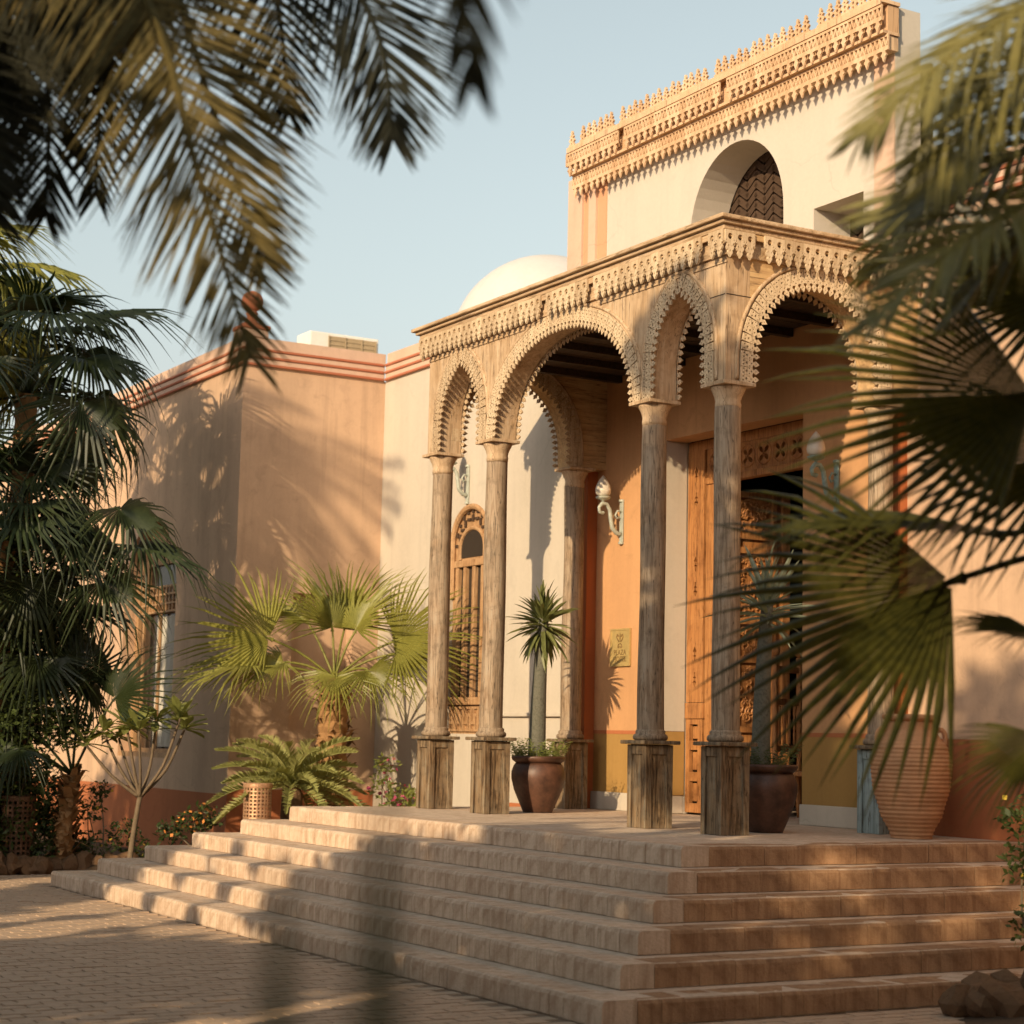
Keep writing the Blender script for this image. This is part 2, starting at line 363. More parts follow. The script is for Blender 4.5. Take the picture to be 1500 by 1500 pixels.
for k, b in enumerate(bricks):
    mt = bmat(b); mt = Matrix.Translation((rnd.uniform(-.0025, .0025), rnd.uniform(-.0025, .0025), rnd.uniform(-.002, .001))) @ mt
    key = (round(b[5], 3), k % 3, b[0])
    if k < 300:
        if key not in cache: o = cache[key] = brick_mesh(b[5], k).build('brick', 'steptile' if b[0] == 'R' else 'stepbrick', stair)
        else: o = inst(cache[key], stair)
        o.matrix_local = mt
    else:
        p = brick_mesh(b[5], k); rest.add([mt @ Vector(v) for v in p.v], p.f)
tag(rest.build('bricks', 'stepbrick', stair), kind='stuff')

# ---------------------------------------------------------------- the hotel building
bld = thing('hotel_building', 'ochre and cream plastered building with crested upper storey and carved wooden door', 'building', (XW, 3, 0))
def bp_(mb, name, mat, parent=None, **k):
    o = mb.build(name, mat, None, **k); o.parent = parent or bld
    off = Vector((XW, 3, 0)) if (parent is None) else None
    if off: o.matrix_local = Matrix.Translation(-off)
    return o
YA, YB = 1.555, 3.985          # door recess
ZR = 4.13
# door wall: left pier, right pier, head (above yellow dado)
for (a, b) in ((YB, 5.36), (.2, YA)):
    bp_(B(XW, XW+.30, a, b, .90, 5.3), 'wall', 'orange')
    bp_(B(XW-.004, XW+.30, a, b, .86, .90), 'dado_line', 'dado')
    bp_(B(XW, XW+.30, a, b, .20, .86), 'dado', 'yellow')
    bp_(B(XW-.035, XW+.30, a, b-.0, 0, .20), 'plinth', 'cream', bevel=.01)
bp_(B(XW, XW+.30, YA, YB, ZR, 5.3), 'wall', 'orange')
# pilaster strips beside the half columns, standing a little forward
bp_(B(1.965, XW+.3, 5.36, 5.62, 0, 5.3), 'pilaster', 'redorange')
bp_(B(1.985, XW+.3, .02, .2, 0, 5.3), 'pilaster', 'redorange')
# deep jambs of the recess
bp_(B(XW+.30, XW+.36, YB, YB+.3, 0, ZR+.3), 'jamb', 'cream'); 
bp_(B(XW+.004, XW+.298, YB-.012, YB-.001, .9, ZR-.002), 'jamb', 'cream')
bp_(B(XW+.004, XW+.298, YB-.012, YB-.001, .2, .896), 'jamb', 'yellow')
# window wall to the left of the portico
WX = 1.98; WYC = 8.22; wa, wb = 7.70, 8.74
hole = [(wa, .83)]+[(wa, .83)][:0]+arch_curve(wa, wb, .83, 3.80, 2.45, 'ell', 20)[1:-1]+[(wb, .83)]
bp_(MB().plate([(5.62, -1.2), (10.98, -1.2), (10.98, 5.83), (5.62, 5.83)], [hole], FL(WX), .35), 'wall', 'cream')
bp_(MB().plate([(5.63, .0), (7.86, .0), (9.62, -.96), (5.63, -.96)], [], FL(WX-.006), .004), 'dado', 'dado')
bp_(B(WX-.05, WX-.001, 5.63, wa-.02, 1.05, 1.10), 'ledge', 'cream', bevel=.01)
# right-hand garden wall of the building
bp_(B(XW, XW+.3, -9, .02, GZ, 5.72), 'wall', 'wing'); bp_(B(XW+.31, 9, -.3, .02, GZ, 5.2), 'wall', 'wing'); bp_(B(XW+.31, 9, -9, -.31, 5.0, 5.2), 'roof', 'cream')
bp_(MB().plate([(.01, .86), (-1.02, .86), (-2.75, -.18), (-4.2, GZ), (.01, GZ)], [], FL(XW-.006), .004), 'dado', 'dado')
def bands(mk, z0=5.83):
    # three thin terracotta rolls with pink between and the parapet above
    for i in range(3): mk('cornice_band', 'terra', z0+.0+i*.105, z0+.038+i*.105, .05)
    mk('frieze', 'pink', z0-.001, z0+.25, .028); mk('parapet', 'pink', z0+.251, z0+.40, .006)
WL, WYR, WYE = -.2, 10.85, 24.0         # wing
def bL(xf, y0, y1):
    def mk(n, m, a, b, out): bp_(B(xf-out, xf+.34, y0, y1, a, b), n, m, bevel=.012 if out == .05 else 0)
    return mk
bands(bL(WX, 5.62, WYR-.052)); bands(bL(XW+.02, -9, -.30), 5.72)
# wing: face to the front with a tall arched window, face to the side with a niche
qa, qb = 13.13, 15.42; QC = (qa+qb)/2
whole = [(qa, .39)]+arch_curve(qa, qb, .39, 3.95, 2.35, 'ell', 20)[1:-1]+[(qb, .39)]
bp_(MB().plate([(WYR, -1.2), (WYE, -1.2), (WYE, 5.83), (WYR, 5.83)], [whole], FL(WL), .35), 'wall', 'wing')
bp_(B(WL-.006, WL-.002, WYR, WYE, GZ-.1, -.05), 'dado', 'dado')
nich = rect(.66, 1.58, .83, 2.72)
bp_(MB().plate([(WL+.35, -1.2), (WX-.002, -1.2), (WX-.002, 5.83), (WL+.35, 5.83)], [nich], FR(WYR), .2), 'wall', 'wing')
bp_(B(WL+.35, WX+.34, WYR+.2, WYR+.34, -1.2, 5.83), 'wall', 'wing')
bp_(B(WL-.003, WX-.004, WYR-.006, WYR-.002, GZ-.1, .02), 'dado', 'dado')
def mkR(n, m, a, b, out): bp_(B(WL-out, WX-out-.003, WYR-out, WYR+.34, a, b), n, m, bevel=.012 if out == .05 else 0)
bands(mkR); bands(bL(WL, WYR+.341, WYE))
bp_(B(WL-.03, WL+.34, WYR-.03, WYR+.34, 6.232, 6.34), 'parapet', 'pink', bevel=.01)
bp_(B(WL+.35, WX+.3, WYR+.35, WYE, 5.6, 5.8), 'roof', 'cream'); bp_(B(WX+.35, 12, 6.3, WYE, 5.6, 5.8), 'roof', 'cream')
bp_(B(WL-.05, WL+.36, WYR-.05, WYR+.36, 6.342, 6.40), 'parapet_cap', 'terra', bevel=.012)
ball = [(.0, 0), (.15, 0), (.15, .04), (.09, .07), (.065, .14), (.085, .19), (.06, .22)]
ball += [(.15*math.sin(q), .36-.15*math.cos(q)) for q in [.45+.25*i for i in range(11)]]+[(.0, .512)]
fin = MB().lathe(ball, (WL+.15, WYR+.15, 6.40), 20).build('roof_finial', 'terra', smooth=True)
tag(fin, 'terracotta ball finial on the corner of the left wing parapet', 'finial')
# upper storey
UX = XW; uy0, uy1 = .172, 6.06; UT = 7.92
ua, ub = 1.89, 3.55
uh = [(ua, 5.45)]+arch_curve(ua, ub, 5.45, 7.24, .85, 'ell', 24)[1:-1]+[(ub, 5.45)]
sq = rect(.637, 1.399, 5.45, 6.188)
bp_(MB().plate([(.56, 5.301), (uy1, 5.301), (uy1, UT), (.56, UT)], [uh, sq], FL(UX), .48), 'upper_wall', 'upper')
bp_(B(UX, UX+.32, uy0, .56, 5.301, UT), 'upper_wall', 'upper')
bp_(B(UX+.49, 9, 1.0, 5.9, 5.0, 5.25), 'roof', 'cream')
for (a, b, c, d) in ((5.74, 6.06, .05, 'pink'), (5.60, 5.74, .02, 'pinkdark'), (5.44, 5.60, .045, 'pink'), (5.25, 5.44, .012, 'pinkdark'), (.175, .47, .012, 'pink')):
    bp_(B(UX-c, UX-.0005, a, b, 5.35, UT-.3), 'pilaster', d)
# herringbone brick screen behind the upper openings
bp_(B(UX+.56, UX+.60, .3, 4.0, 5.3, 7.5), 'screen_back', 'dark')
bs = None; bl, bh = .215, .075
for i in range(-6, 26):
    for j in range(26):
        for o_ in (0, 1):
            cy = 1.85+(i*.155)+(0 if o_ == 0 else .0); cz = 5.5+j*.115
            if i % 2 == o_: continue
            if not ((ua-.05 < cy < ub+.05 and cz < 7.3) or (.6 < cy < 1.45 and cz < 6.2)): continue
            ang = .62 if i % 2 else -.62
            mt = Matrix.Translation((UX+.50-XW, cy-3, cz)) @ Matrix.Rotation(ang, 4, 'X')
            if bs is None: bs = B(0, .055, -bl/2, bl/2, -bh/2, bh/2).build('brick', 'brickdark', bld); o = bs
            else: o = inst(bs, bld)
            o.matrix_local = mt
# fretwork eaves: two overhanging rows and a cresting of finials
def fret_unit(p=.13):
    h = p/2
    outer = [(-h, .125), (-h, -.035), (-h*.3, -.04), (-h*.3, -.058), (-h*.66, -.08), (-h*.34, -.10), (-h*.22, -.122), (0, -.15), (h*.22, -.122), (h*.34, -.10), (h*.66, -.08), (h*.3, -.058), (h*.3, -.04), (h, -.035), (h, .125)]
    holes = [[(-h*.86, .095), (-h*.10, .095), (-h*.48, .025)], [(h*.86, .095), (h*.48, .025), (h*.10, .095)], [(0, .07), (-h*.36, .005), (h*.36, .005)], [(-h*.94, .06), (-h*.62, .005), (-h*.94, .005)], [(h*.94, .06), (h*.94, .005), (h*.62, .005)]]
    return MB().plate(outer, holes, lambda u, v, w: (w, u, v), .020)
def crest_unit(p=.13, s=1.):
    h = p/2; pts = [(h, 0), (h, .045), (h*.55, .052), (h*.6, .07), (h*.98, .09), (h*.7, .115), (h*.3, .122), (h*.72, .142), (h*.4, .16), (h*.2, .168), (h*.34, .182), (.006, .215)]
    outer = [(-h, 0)]+[(-a, b*s) for a, b in pts[1:]]+[(a, b*s) for a, b in reversed(pts)]
    return MB().plate(outer, [circ(0, .095*s, .018, 6), circ(0, .143*s, .012, 6), circ(0, .05*s, .013, 6)], lambda u, v, w: (w, u, v), .026)
fu = None; n_u = 46; ya, yb = .10, 5.80; span = yb-ya; cu_ = None
X1, X2 = 1.86, 1.94
bp_(B(X1, UX, ya, yb, 7.895, 7.93), 'eave_board', 'crest'); bp_(B(X1-.012, X1-.001, ya, yb, 7.87, 7.935), 'eave_board', 'crest')
bp_(B(X1+.03, UX-.003, ya+.01, yb-.01, 7.595, 7.625), 'eave_board', 'crest'); bp_(B(X2+.05, UX-.001, ya+.03, yb-.03, 7.45, 7.594), 'eave_board', 'crest')
bp_(B(X1+.10, UX-.002, ya+.02, yb-.02, 7.626, 7.894), 'eave_board', 'crest')
for r_, (x, z) in enumerate(((X1, 7.745), (X2, 7.472))):
    for i in range(n_u):
        if rnd.random() < .015: continue
        if fu is None: fu = fret_unit(span/n_u-.001).build('fretwork_piece', 'crest', bld); o = fu
        else: o = inst(fu, bld)
        o.matrix_local = Matrix.Translation((x-XW, ya+(i+.5)*span/n_u-3, z)) @ Matrix.Rotation(rnd.uniform(-.02, .02), 4, 'X')
for i in range(46):
    y = ya+(i+.5)*(span/46)
    if i in (8, 22, 37, 44): continue
    if cu_ is None: cu_ = [crest_unit(.125, s).build('crest_piece', 'crest', bld) for s in (1., .86)]; o = cu_[0]
    elif i == 1: o = cu_[1]
    else: o = inst(cu_[i % 2 if rnd.random() < .5 else 0], bld)
    o.matrix_local = Matrix.Translation((X1+.02-XW, y-3, 7.931)) @ Matrix.Rotation(rnd.uniform(-.07, .07), 4, 'X')
for i in range(2):
    o = inst(fu, bld); o.matrix_local = Matrix.Translation((X1+.06+i*.127-XW, yb+.01-3, 7.745)) @ Matrix.Rotation(R(90), 4, 'Z')
# dome
dm = [(1.52*math.cos(q), 1.52*math.sin(q)) for q in [R(90)*i/16 for i in range(16)]]+[(.001, 1.52)]
bp_(MB().lathe([(1.52, -1.3)]+dm, (5.30, 11.91, 6.86), 40), 'dome', 'dome', smooth=True)
bp_(B(3.6, 7.0, 10.2, 13.6, 5.5, 5.95), 'dome_base', 'dome')
# interior behind the door
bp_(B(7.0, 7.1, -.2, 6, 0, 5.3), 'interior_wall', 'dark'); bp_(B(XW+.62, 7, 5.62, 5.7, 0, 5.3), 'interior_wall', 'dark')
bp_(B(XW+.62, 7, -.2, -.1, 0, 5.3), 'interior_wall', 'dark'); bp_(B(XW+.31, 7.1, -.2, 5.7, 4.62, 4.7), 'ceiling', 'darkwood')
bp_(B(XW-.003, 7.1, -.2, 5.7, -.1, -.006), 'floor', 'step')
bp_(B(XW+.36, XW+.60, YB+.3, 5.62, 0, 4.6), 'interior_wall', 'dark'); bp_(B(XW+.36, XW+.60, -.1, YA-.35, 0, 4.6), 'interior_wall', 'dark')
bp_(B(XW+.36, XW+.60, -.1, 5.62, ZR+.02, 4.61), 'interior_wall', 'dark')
# door frame in the recess
FX = XW+.31
def spade(cy, cz, s=1, fl=1):
    P = [(0, .12), (.035, .06), (.015, .045), (.012, .02), (.03, .01), (.012, -.004), (.012, -.05), (-.012, -.05), (-.012, -.004), (-.03, .01), (-.012, .02), (-.015, .045), (-.035, .06)]
    return [(cy+a*s, cz+b*s*fl) for a, b in P]
def spades(c):
    H = []
    for z0 in (3.62, 2.62, 1.62): H += [spade(c, z0+.1, 1, 1), spade(c, z0-.12, 1, -1)]
    return H
frame = bp_(B(FX+.01, FX+.12, YA, YB-.013, 4.02, ZR-.004), 'door_frame', 'doorwood')
def fp(mb, n, m='doorwood', **k):
    o = mb.build(n, m, None, **k); o.parent = frame; o.matrix_parent_inverse = Matrix.Identity(4); return o
pc_ = 3.80
fp(MB().plate(rect(3.66, 3.965, 1.22, 4.018), spades(3.81), FL(FX), .07), 'jamb_panel')
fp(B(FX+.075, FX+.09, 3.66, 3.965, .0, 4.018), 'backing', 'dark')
fp(B(FX-.012, FX+.072, 3.64, 3.974, 1.04, 1.215), 'jamb_block', bevel=.01)
fp(MB().plate(rect(3.66, 3.965, .02, 1.035), [rect(3.74, 3.89, .12, .36), rect(3.74, 3.89, .46, .70), rect(3.74, 3.89, .80, .98)], FL(FX), .05), 'jamb_panel')
for z in ((.14, .34), (.48, .68), (.82, .96)): fp(B(FX+.03, FX+.06, 3.76, 3.87, *z), 'raised_panel', bevel=.012)
fp(B(FX+.01, FX+.14, 3.50, 3.638, .0, 3.62), 'jamb_post', bevel=.012)
fp(B(FX+.03, FX+.16, YA, YA+.05, 0, 4.0), 'jamb_post')
# transom lattice of four-lobed circles
H = []
for i in range(7):
    cy = 1.78+i*.28
    if cy > 3.5: break
    for q in range(4):
        a = R(45+90*q); px, pz = cy+.062*math.cos(a), 3.86+.062*math.sin(a)
        H.append([(px+.045*math.cos(a)*math.cos(t)*1-.027*math.sin(a)*math.sin(t), pz+.045*math.sin(a)*math.cos(t)+.027*math.cos(a)*math.sin(t)) for t in [2*math.pi*j/8 for j in range(8)]])
    H.append(circ(cy, 3.86, .017, 6))
fp(MB().plate(rect(YA+.05, 3.638, 3.70, 4.018), H, FL(FX+.02), .05), 'transom_lattice')
fp(B(FX+.075, FX+.09, YA+.05, 3.638, 3.66, 4.018), 'backing', 'dark')
ring = MB()
for i in range(7):
    cy = 1.78+i*.28
    if cy < 3.5: ring.tube([(FX+.018, cy+.122*math.cos(t), 3.86+.122*math.sin(t)) for t in [2*math.pi*j/20 for j in range(21)]], .010, 6, False)
fp(ring, 'transom_rings'); fp(B(FX-.01, FX+.1, YA+.05, 3.638, 3.62, 3.698), 'transom_rail', bevel=.012)
# the open leaf, swung inwards
leaf = bp_(B(FX+.20, FX+.97, 3.40, 3.44, .03, 3.55), 'door_leaf', 'doorwood')
def lp(mb, n, m='doorwood', **k):
    o = mb.build(n, m, None, **k); o.parent = leaf; o.matrix_parent_inverse = Matrix.Identity(4); return o
for (a, b) in ((FX+.20, FX+.27), (FX+.72, FX+.78), (FX+.86, FX+.97)): lp(B(a, b, 3.355, 3.399, .03, 3.55), 'stile', bevel=.008)
for z in (3.48, 3.02, 2.86, 2.08, 1.66, .9, .05): lp(B(FX+.271, FX+.719, 3.36, 3.398, z, z+.07), 'rail', bevel=.008)
def carve(z0, z1, n, seed):
    g = random.Random(seed); mb = MB()
    for _ in range(n):
        x, z = g.uniform(FX+.29, FX+.70), g.uniform(z0+.03, z1-.03); r = g.uniform(.03, .07); a0 = g.uniform(0, 6)
        P = [(min(FX+.71, max(FX+.28, x+r*(1-t*.12)*math.cos(a0+t*.8))), 3.385, min(z1-.01, max(z0+.01, z+r*(1-t*.12)*math.sin(a0+t*.8)))) for t in range(7)]
        mb.tube(P, [.012, .014, .014, .013, .012, .010, .006], 5)
    return mb
tag(lp(carve(3.10, 3.47, 34, 1), 'carved_scrolls'), kind='stuff'); tag(lp(carve(2.16, 2.85, 60, 2), 'carved_scrolls'), kind='stuff'); tag(lp(carve(1.74, 2.07, 34, 3), 'carved_scrolls'), kind='stuff'); tag(lp(carve(.98, 1.64, 40, 4), 'carved_scrolls'), kind='stuff')
# arched window beside the portico
win = bp_(MB().plate([(wa, .83)]+arch_curve(wa, wb, .83, 3.80, 2.45, 'ell', 20)[1:-1]+[(wb, .83)],
          [[(wa+.07, 1.30), (wa+.07, 3.0), (wb-.07, 3.0), (wb-.07, 1.30)]], FL(WX+.05), .07), 'window', 'winwood')
def wp(mb, n, m='winwood', **k):
    o = mb.build(n, m, None, **k); o.parent = win; o.matrix_parent_inverse = Matrix.Identity(4); return o
wp(MB().tube([(WX+.02, u, v) for u, v in arch_curve(wa+.02, wb-.02, 2.6, 3.78, .68, 'ell', 24)], .045, 8), 'hood_mould')
wp(MB().tube([(WX+.04, u, v) for u, v in arch_curve(wa+.19, wb-.19, 3.1, 3.50, .12, 'ell', 20)], .03, 8), 'inner_arch')
wp(MB().plate([(wa+.21, 3.12)]+arch_curve(wa+.21, wb-.21, 3.12, 3.47, .1, 'ell', 14)[1:-1]+[(wb-.21, 3.12)], [], FL(WX+.038), .008), 'fanlight', 'glass')
fret = MB()
for i in range(11):
    t = math.pi*(i+.5)/11
    for rr, hl in ((.36, .045), (.44, .03)):
        c = (WYC+rr*1.02*math.cos(t), 3.22+.46*rr/.40*math.sin(t)); fret.box(WX+.028, WX+.045, c[0]-.022, c[0]+.022, c[1]-hl, c[1]+hl) if i % 2 else fret.box(WX+.028, WX+.045, c[0]-hl, c[0]+hl, c[1]-.018, c[1]+.018)
wp(fret, 'fret_blocks', 'brickdark')
wp(B(WX+.02, WX+.1, wa+.01, wb-.01, 3.00, 3.09), 'transom', bevel=.01)
wp(B(WX+.09, WX+.10, wa+.05, wb-.05, 1.3, 3.0), 'pane', 'glass')
for y in (7.95, 8.18, 8.42, 8.62): wp(B(WX+.035, WX+.095, y-.035, y+.035, 1.30, 2.998), 'mullion', bevel=.008)
wp(B(WX-.02, WX+.10, wa, wb, 1.20, 1.298), 'sill', bevel=.012)
lat = MB(); 
for i in range(5):
    a = wa+.06+i*.195
    H_ = [rect(a+.0, a+.1, 1.09, 1.15), rect(a+.12, a+.15, .99, 1.15), rect(a+.02, a+.05, .89, 1.05), rect(a+.07, a+.17, .89, .95)]
    lat.plate(rect(a-.02, a+.174, .86, 1.18), H_, FL(WX+.02), .05)
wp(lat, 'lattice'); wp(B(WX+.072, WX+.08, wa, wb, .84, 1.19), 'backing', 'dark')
for i in range(9):      # ornaments on the inner sill seen through the glass
    pass
vase = MB().lathe([(.05, 0), (.09, .08), (.12, .2), (.09, .34), (.05, .42), (.06, .46)], (WX+.02, 8.06, 1.30), 14)
# tall arched window of the wing
w2 = bp_(MB().plate([(qa, .39)]+arch_curve(qa, qb, .39, 3.95, 2.35, 'ell', 20)[1:-1]+[(qb, .39)], [rect(qa+.12, qb-.12, .52, 2.55), rect(qa+.5, qb-.5, 2.75, 3.3)], FL(WL+.2), .08), 'window', 'winwood')
w2p = lambda mb, n, m='winwood', **k: (lambda o: (setattr(o, 'parent', w2), o)[1])(mb.build(n, m, None, **k))
w2p(B(WL+.26, WL+.27, qa+.1, qb-.1, .45, 3.35), 'pane', 'glass')
cur = MB(); n_ = 40
vs = [(WL+.22+.02*math.sin(i*1.9), 13.55+i*.9/n_, z) for z in (.55, 2.5) for i in range(n_)]
cur.add(vs, [(i, i+1, n_+i+1, n_+i) for i in range(n_-1)]); w2p(cur, 'curtain', 'curtain', recalc=False)
for y in (13.5, 14.28, 15.0): w2p(B(WL+.18, WL+.205, y-.04, y+.04, .52, 2.55), 'mullion')
g2 = MB()
for i in range(14): g2.box(WL+.17, WL+.195, qa+.15+i*.145, qa+.19+i*.145, 2.56, 2.95)
for z in (2.56, 2.68, 2.82, 2.94): g2.box(WL+.165, WL+.19, qa+.12, qb-.12, z, z+.03)
w2p(g2, 'turned_grille'); w2p(B(WL+.02, WL+.25, qa, qb, .39, .46), 'sill')

# ---------------------------------------------------------------- portico
por = thing('portico', 'weathered wooden portico on slim columns with scalloped arches above the steps', 'portico', (0, 0, 0))
CY = [0, 1.14, 4.085, 5.314]; CXB = 1.75; PH = .13; ZS = 3.93; ZW = 5.05
colpos = [(0, y) for y in CY]+[(CXB, 0), (CXB, 5.314)]
def column(x, y, k):
    g = random.Random(k*3+1); prof = []
    for i in range(15):
        t = i/14; r = .121-.008*t+.003*math.sin(t*9+k)
        prof.append((r, .86+t*(3.72-.86)))
    sh = MB().lathe(prof, (0, 0, 0), 20)
    sh.v = [(a+.004*math.sin(c*3.1+k)+(.0025*math.sin(17*math.atan2(b, a))), b+.004*math.cos(c*2.3+k*2), c) for a, b, c in sh.v]
    sh = sh.build('column', 'colwood', por); sh.location = (x, y, 0); smooth_angle(sh)
    def cp(mb, n, m='colwood', **kw): o = mb.build(n, m, None, **kw); o.parent = sh; return o
    cp(MB().lathe([(.14, .79), (.158, .80), (.162, .825), (.15, .845), (.135, .85), (.14, .87), (.125, .89)], n=24), 'base_ring', smooth=True)
    cp(B(-.20, .20, -.20, .20, .755, .79), 'pedestal_cap', 'pedwood', bevel=.01)
    mat = 'bluewood' if k == 4 else 'pedwood'
    pd = MB().box(-.13, .13, -.13, .13, .0, .754)
    hw = .15
    for sx in (-1, 1):
        for sy in (-1, 1):
            x0, x1 = sorted((sx*.085, sx*hw)); y0, y1 = sorted((sy*.085, sy*hw)); pd.box(x0, x1, y0, y1, .0-.001, .75)
    for a in (-1, 1):
        pd.box(*sorted((a*.128, a*.147)), -.084, .084, .665, .745); pd.box(-.084, .084, *sorted((a*.128, a*.147)), .665, .745)
    pd.v = [(a+g.uniform(-.004, .004), b+g.uniform(-.004, .004), c) for a, b, c in pd.v]
    cp(pd, 'pedestal', mat, bevel=.005)
    cp(MB().lathe([(.113, 3.70), (.118, 3.74), (.112, 3.77), (.125, 3.82), (.15, 3.87), (.158, 3.895)], n=24), 'capital', 'wood', smooth=True)
    cp(B(-.176, .176, -.176, .176, 3.896, 3.93), 'abacus', 'wood', bevel=.006)
for k, (x, y) in enumerate(colpos): column(x, y, k)
LA = [('n', CY[0]+.155, CY[1]-.155), ('w', CY[1]+.155, CY[2]-.155), ('n', CY[2]+.155, CY[3]-.155)]
def mk_arch(kind, a, b):
    if kind == 'n': return arch_curve(a, b, ZS, 4.90, .30, 'pt', 22)
    if kind == 'w': return arch_curve(a, b, ZS, 4.92, .05, 'ell', 36)
    return arch_curve(a, b, ZS, 4.92, .16, 'ell', 30)
def wallplate(lo, hi, arches):
    P = [(lo, ZW), (lo, ZS)]
    for A in arches: P += A
    P += [(hi, ZS), (hi, ZW)]; return P
archL = [mk_arch(*t) for t in LA]; archR = [mk_arch('r', .155, CXB-.155)]
MB().plate(wallplate(-PH, 5.314+PH, archL), [], FL(-PH), 2*PH).build('arcade', 'wood', por)
for yc in (0, 5.314): MB().plate(wallplate(PH+.001, XW-.002, archR), [], FR(yc-PH), 2*PH).build('arcade', 'woodx', por)
# joints across the spandrel boards near the corner column
jt = MB(); jt.box(-PH-.003, -PH+.001, -.12, .20, 4.70, 4.708); jt.box(-.125, .22, -PH-.003, -PH+.001, 4.70, 4.708); jt.build('board_joint', 'darkwood', por)
# rolls along the arches, scalloped fretwork along their edges
def normal2(t): return Vector((-t.y, t.x))
def roll(P, off, to3, r, name='arch_moulding'):
    S, st = resample(P, .05); Q = []
    for p, t in S:
        n = normal2(t); q = p+n*off; Q.append(to3(q.x, min(q.y, ZW-.02), -.004))
    return MB().tube(Q, r, 7).build(name, 'wood', por, smooth=True)
def lace(P, to3, wout, p=.070, name='lace_trim'):
    S, st = resample(P, p); h = st*.49; mb = MB()
    o1 = [(-h, .125), (-h, -.004), (-h*.42, -.010), (-h*.38, -.022), (-h*.78, -.04), (-h*.5, -.056), (0, -.082), (h*.5, -.056), (h*.78, -.04), (h*.38, -.022), (h*.42, -.010), (h, -.004), (h, .125)]
    H = [circ(-h*.5, .095, h*.26, 6), circ(h*.5, .095, h*.26, 6), circ(0, .06, h*.34, 6), circ(-h*.68, .03, h*.2, 5), circ(h*.68, .03, h*.2, 5), circ(0, .008, h*.24, 6), circ(0, -.045, h*.2, 5)]
    for i, (c, t) in enumerate(S):
        n = normal2(t); g = rnd.uniform(-.003, .003); k = rnd.uniform(-.002, .002)
        def f(u, v, w, c=c, t=t, n=n, g=g, k=k): q = c+t*u+n*(v+.012+g); return to3(q.x, q.y, wout+w+k)
        mb.plate(o1, H, f, .014)
    return tag(mb.build(name, 'lace', por), kind='stuff')
for P in archL:
    roll(P, .165, FL(-PH), .020); roll(P, .135, FL(-PH), .009)
    lace(P, FL(-PH), -.026); lace(P, lambda u, v, w: (PH-w, u, v), -.026)
for yc in (0, 5.314):
    roll(archR[0], .165, FR(yc-PH), .020)
    lace(archR[0], FR(yc-PH), -.026); lace(archR[0], lambda u, v, w, yc=yc: (u, yc+PH-w, v), -.026)
# spandrel top rail, fringe board with hanging teeth, crown moulding, flat roof
EX = .215
MB().box(-PH-.012, -PH-.0005, -.14, 5.45, 4.985, 5.008).build('spandrel_rail', 'woodh', por)
MB().box(-PH-.03, XW-.003, -PH-.03, 5.314+PH+.03, ZW, 5.255).build('beam', 'woodh', por)
MB().box(-EX+.004, -EX+.0215, -EX+.004, 5.314+EX-.004, 5.20, 5.255).build('fringe_board', 'woodh', por)
MB().box(-EX+.022, XW-.004, -EX+.004, -EX+.0215, 5.20, 5.255).build('fringe_board', 'woodx', por)
def crown(z0, z1, o): MB().box(-o, XW-.0045, -o, 5.314+o, z0, z1).build('crown_moulding', 'woodh', por, bevel=.012)
crown(5.256, 5.30, .225); crown(5.301, 5.335, .262); crown(5.336, 5.375, .30)
def tooth(p):
    h = p/2
    o1 = [(-h, .055), (-h, -.045), (-h*.86, -.06), (-h*.60, -.062), (-h*.52, -.078), (-h*.78, -.10), (-h*.62, -.12), (-h*.40, -.128), (-h*.5, -.15), (-h*.3, -.165), (0, -.19), (h*.3, -.165), (h*.5, -.15), (h*.40, -.128), (h*.62, -.12), (h*.78, -.10), (h*.52, -.078), (h*.60, -.062), (h*.86, -.06), (h, -.045), (h, .055)]
    H = [circ(0, -.002, h*.52, 10), circ(-h*.34, -.09, h*.12, 5, 1.8), circ(h*.34, -.09, h*.12, 5, 1.8), circ(0, -.135, h*.15, 5, 1.5), circ(-h*.97+h*.2, -.038, h*.12, 5), circ(h*.97-h*.2, -.038, h*.12, 5)]
    return MB().plate(o1, H, lambda u, v, w: (w, u, v), .02)
Lf = 5.314+2*EX; nL = 52; th = tooth(Lf/nL).build('fringe_tooth', 'lace', por)
for i in range(nL):
    if i in (2, 19, 27): continue
    o = th if i == 0 else inst(th, por)
    o.matrix_local = Matrix.Translation((-EX-.016, -EX+(i+.5)*Lf/nL, 5.20+rnd.uniform(-.004, .002))) @ Matrix.Rotation(rnd.uniform(-.025, .025), 4, 'X')
Rf = XW-.03+EX; nR = 21; th2 = None
for i in range(nR):
    if i in (3,): continue
    m = Matrix.Translation((-EX+(i+.5)*Rf/nR, -EX-.016, 5.20+rnd.uniform(-.004, .002))) @ Matrix.Rotation(R(90), 4, 'Z')
    o = inst(th, por); o.matrix_local = m @ Matrix.Diagonal((1, (Rf/nR)/(Lf/nL), 1, 1))
    if i % 2 == 0: o2 = inst(th, por); o2.matrix_local = Matrix.Translation((-EX+(i+.5)*Rf/nR, 5.314+EX+.02, 5.20)) @ Matrix.Rotation(R(90), 4, 'Z')
# dark ceiling boards and joists
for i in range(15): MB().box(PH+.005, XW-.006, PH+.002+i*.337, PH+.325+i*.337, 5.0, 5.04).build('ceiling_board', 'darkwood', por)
for i in range(8): MB().box(PH+.005, XW-.006, .45+i*.63, .53+i*.63, 4.92, 4.999).build('joist', 'darkwood', por)

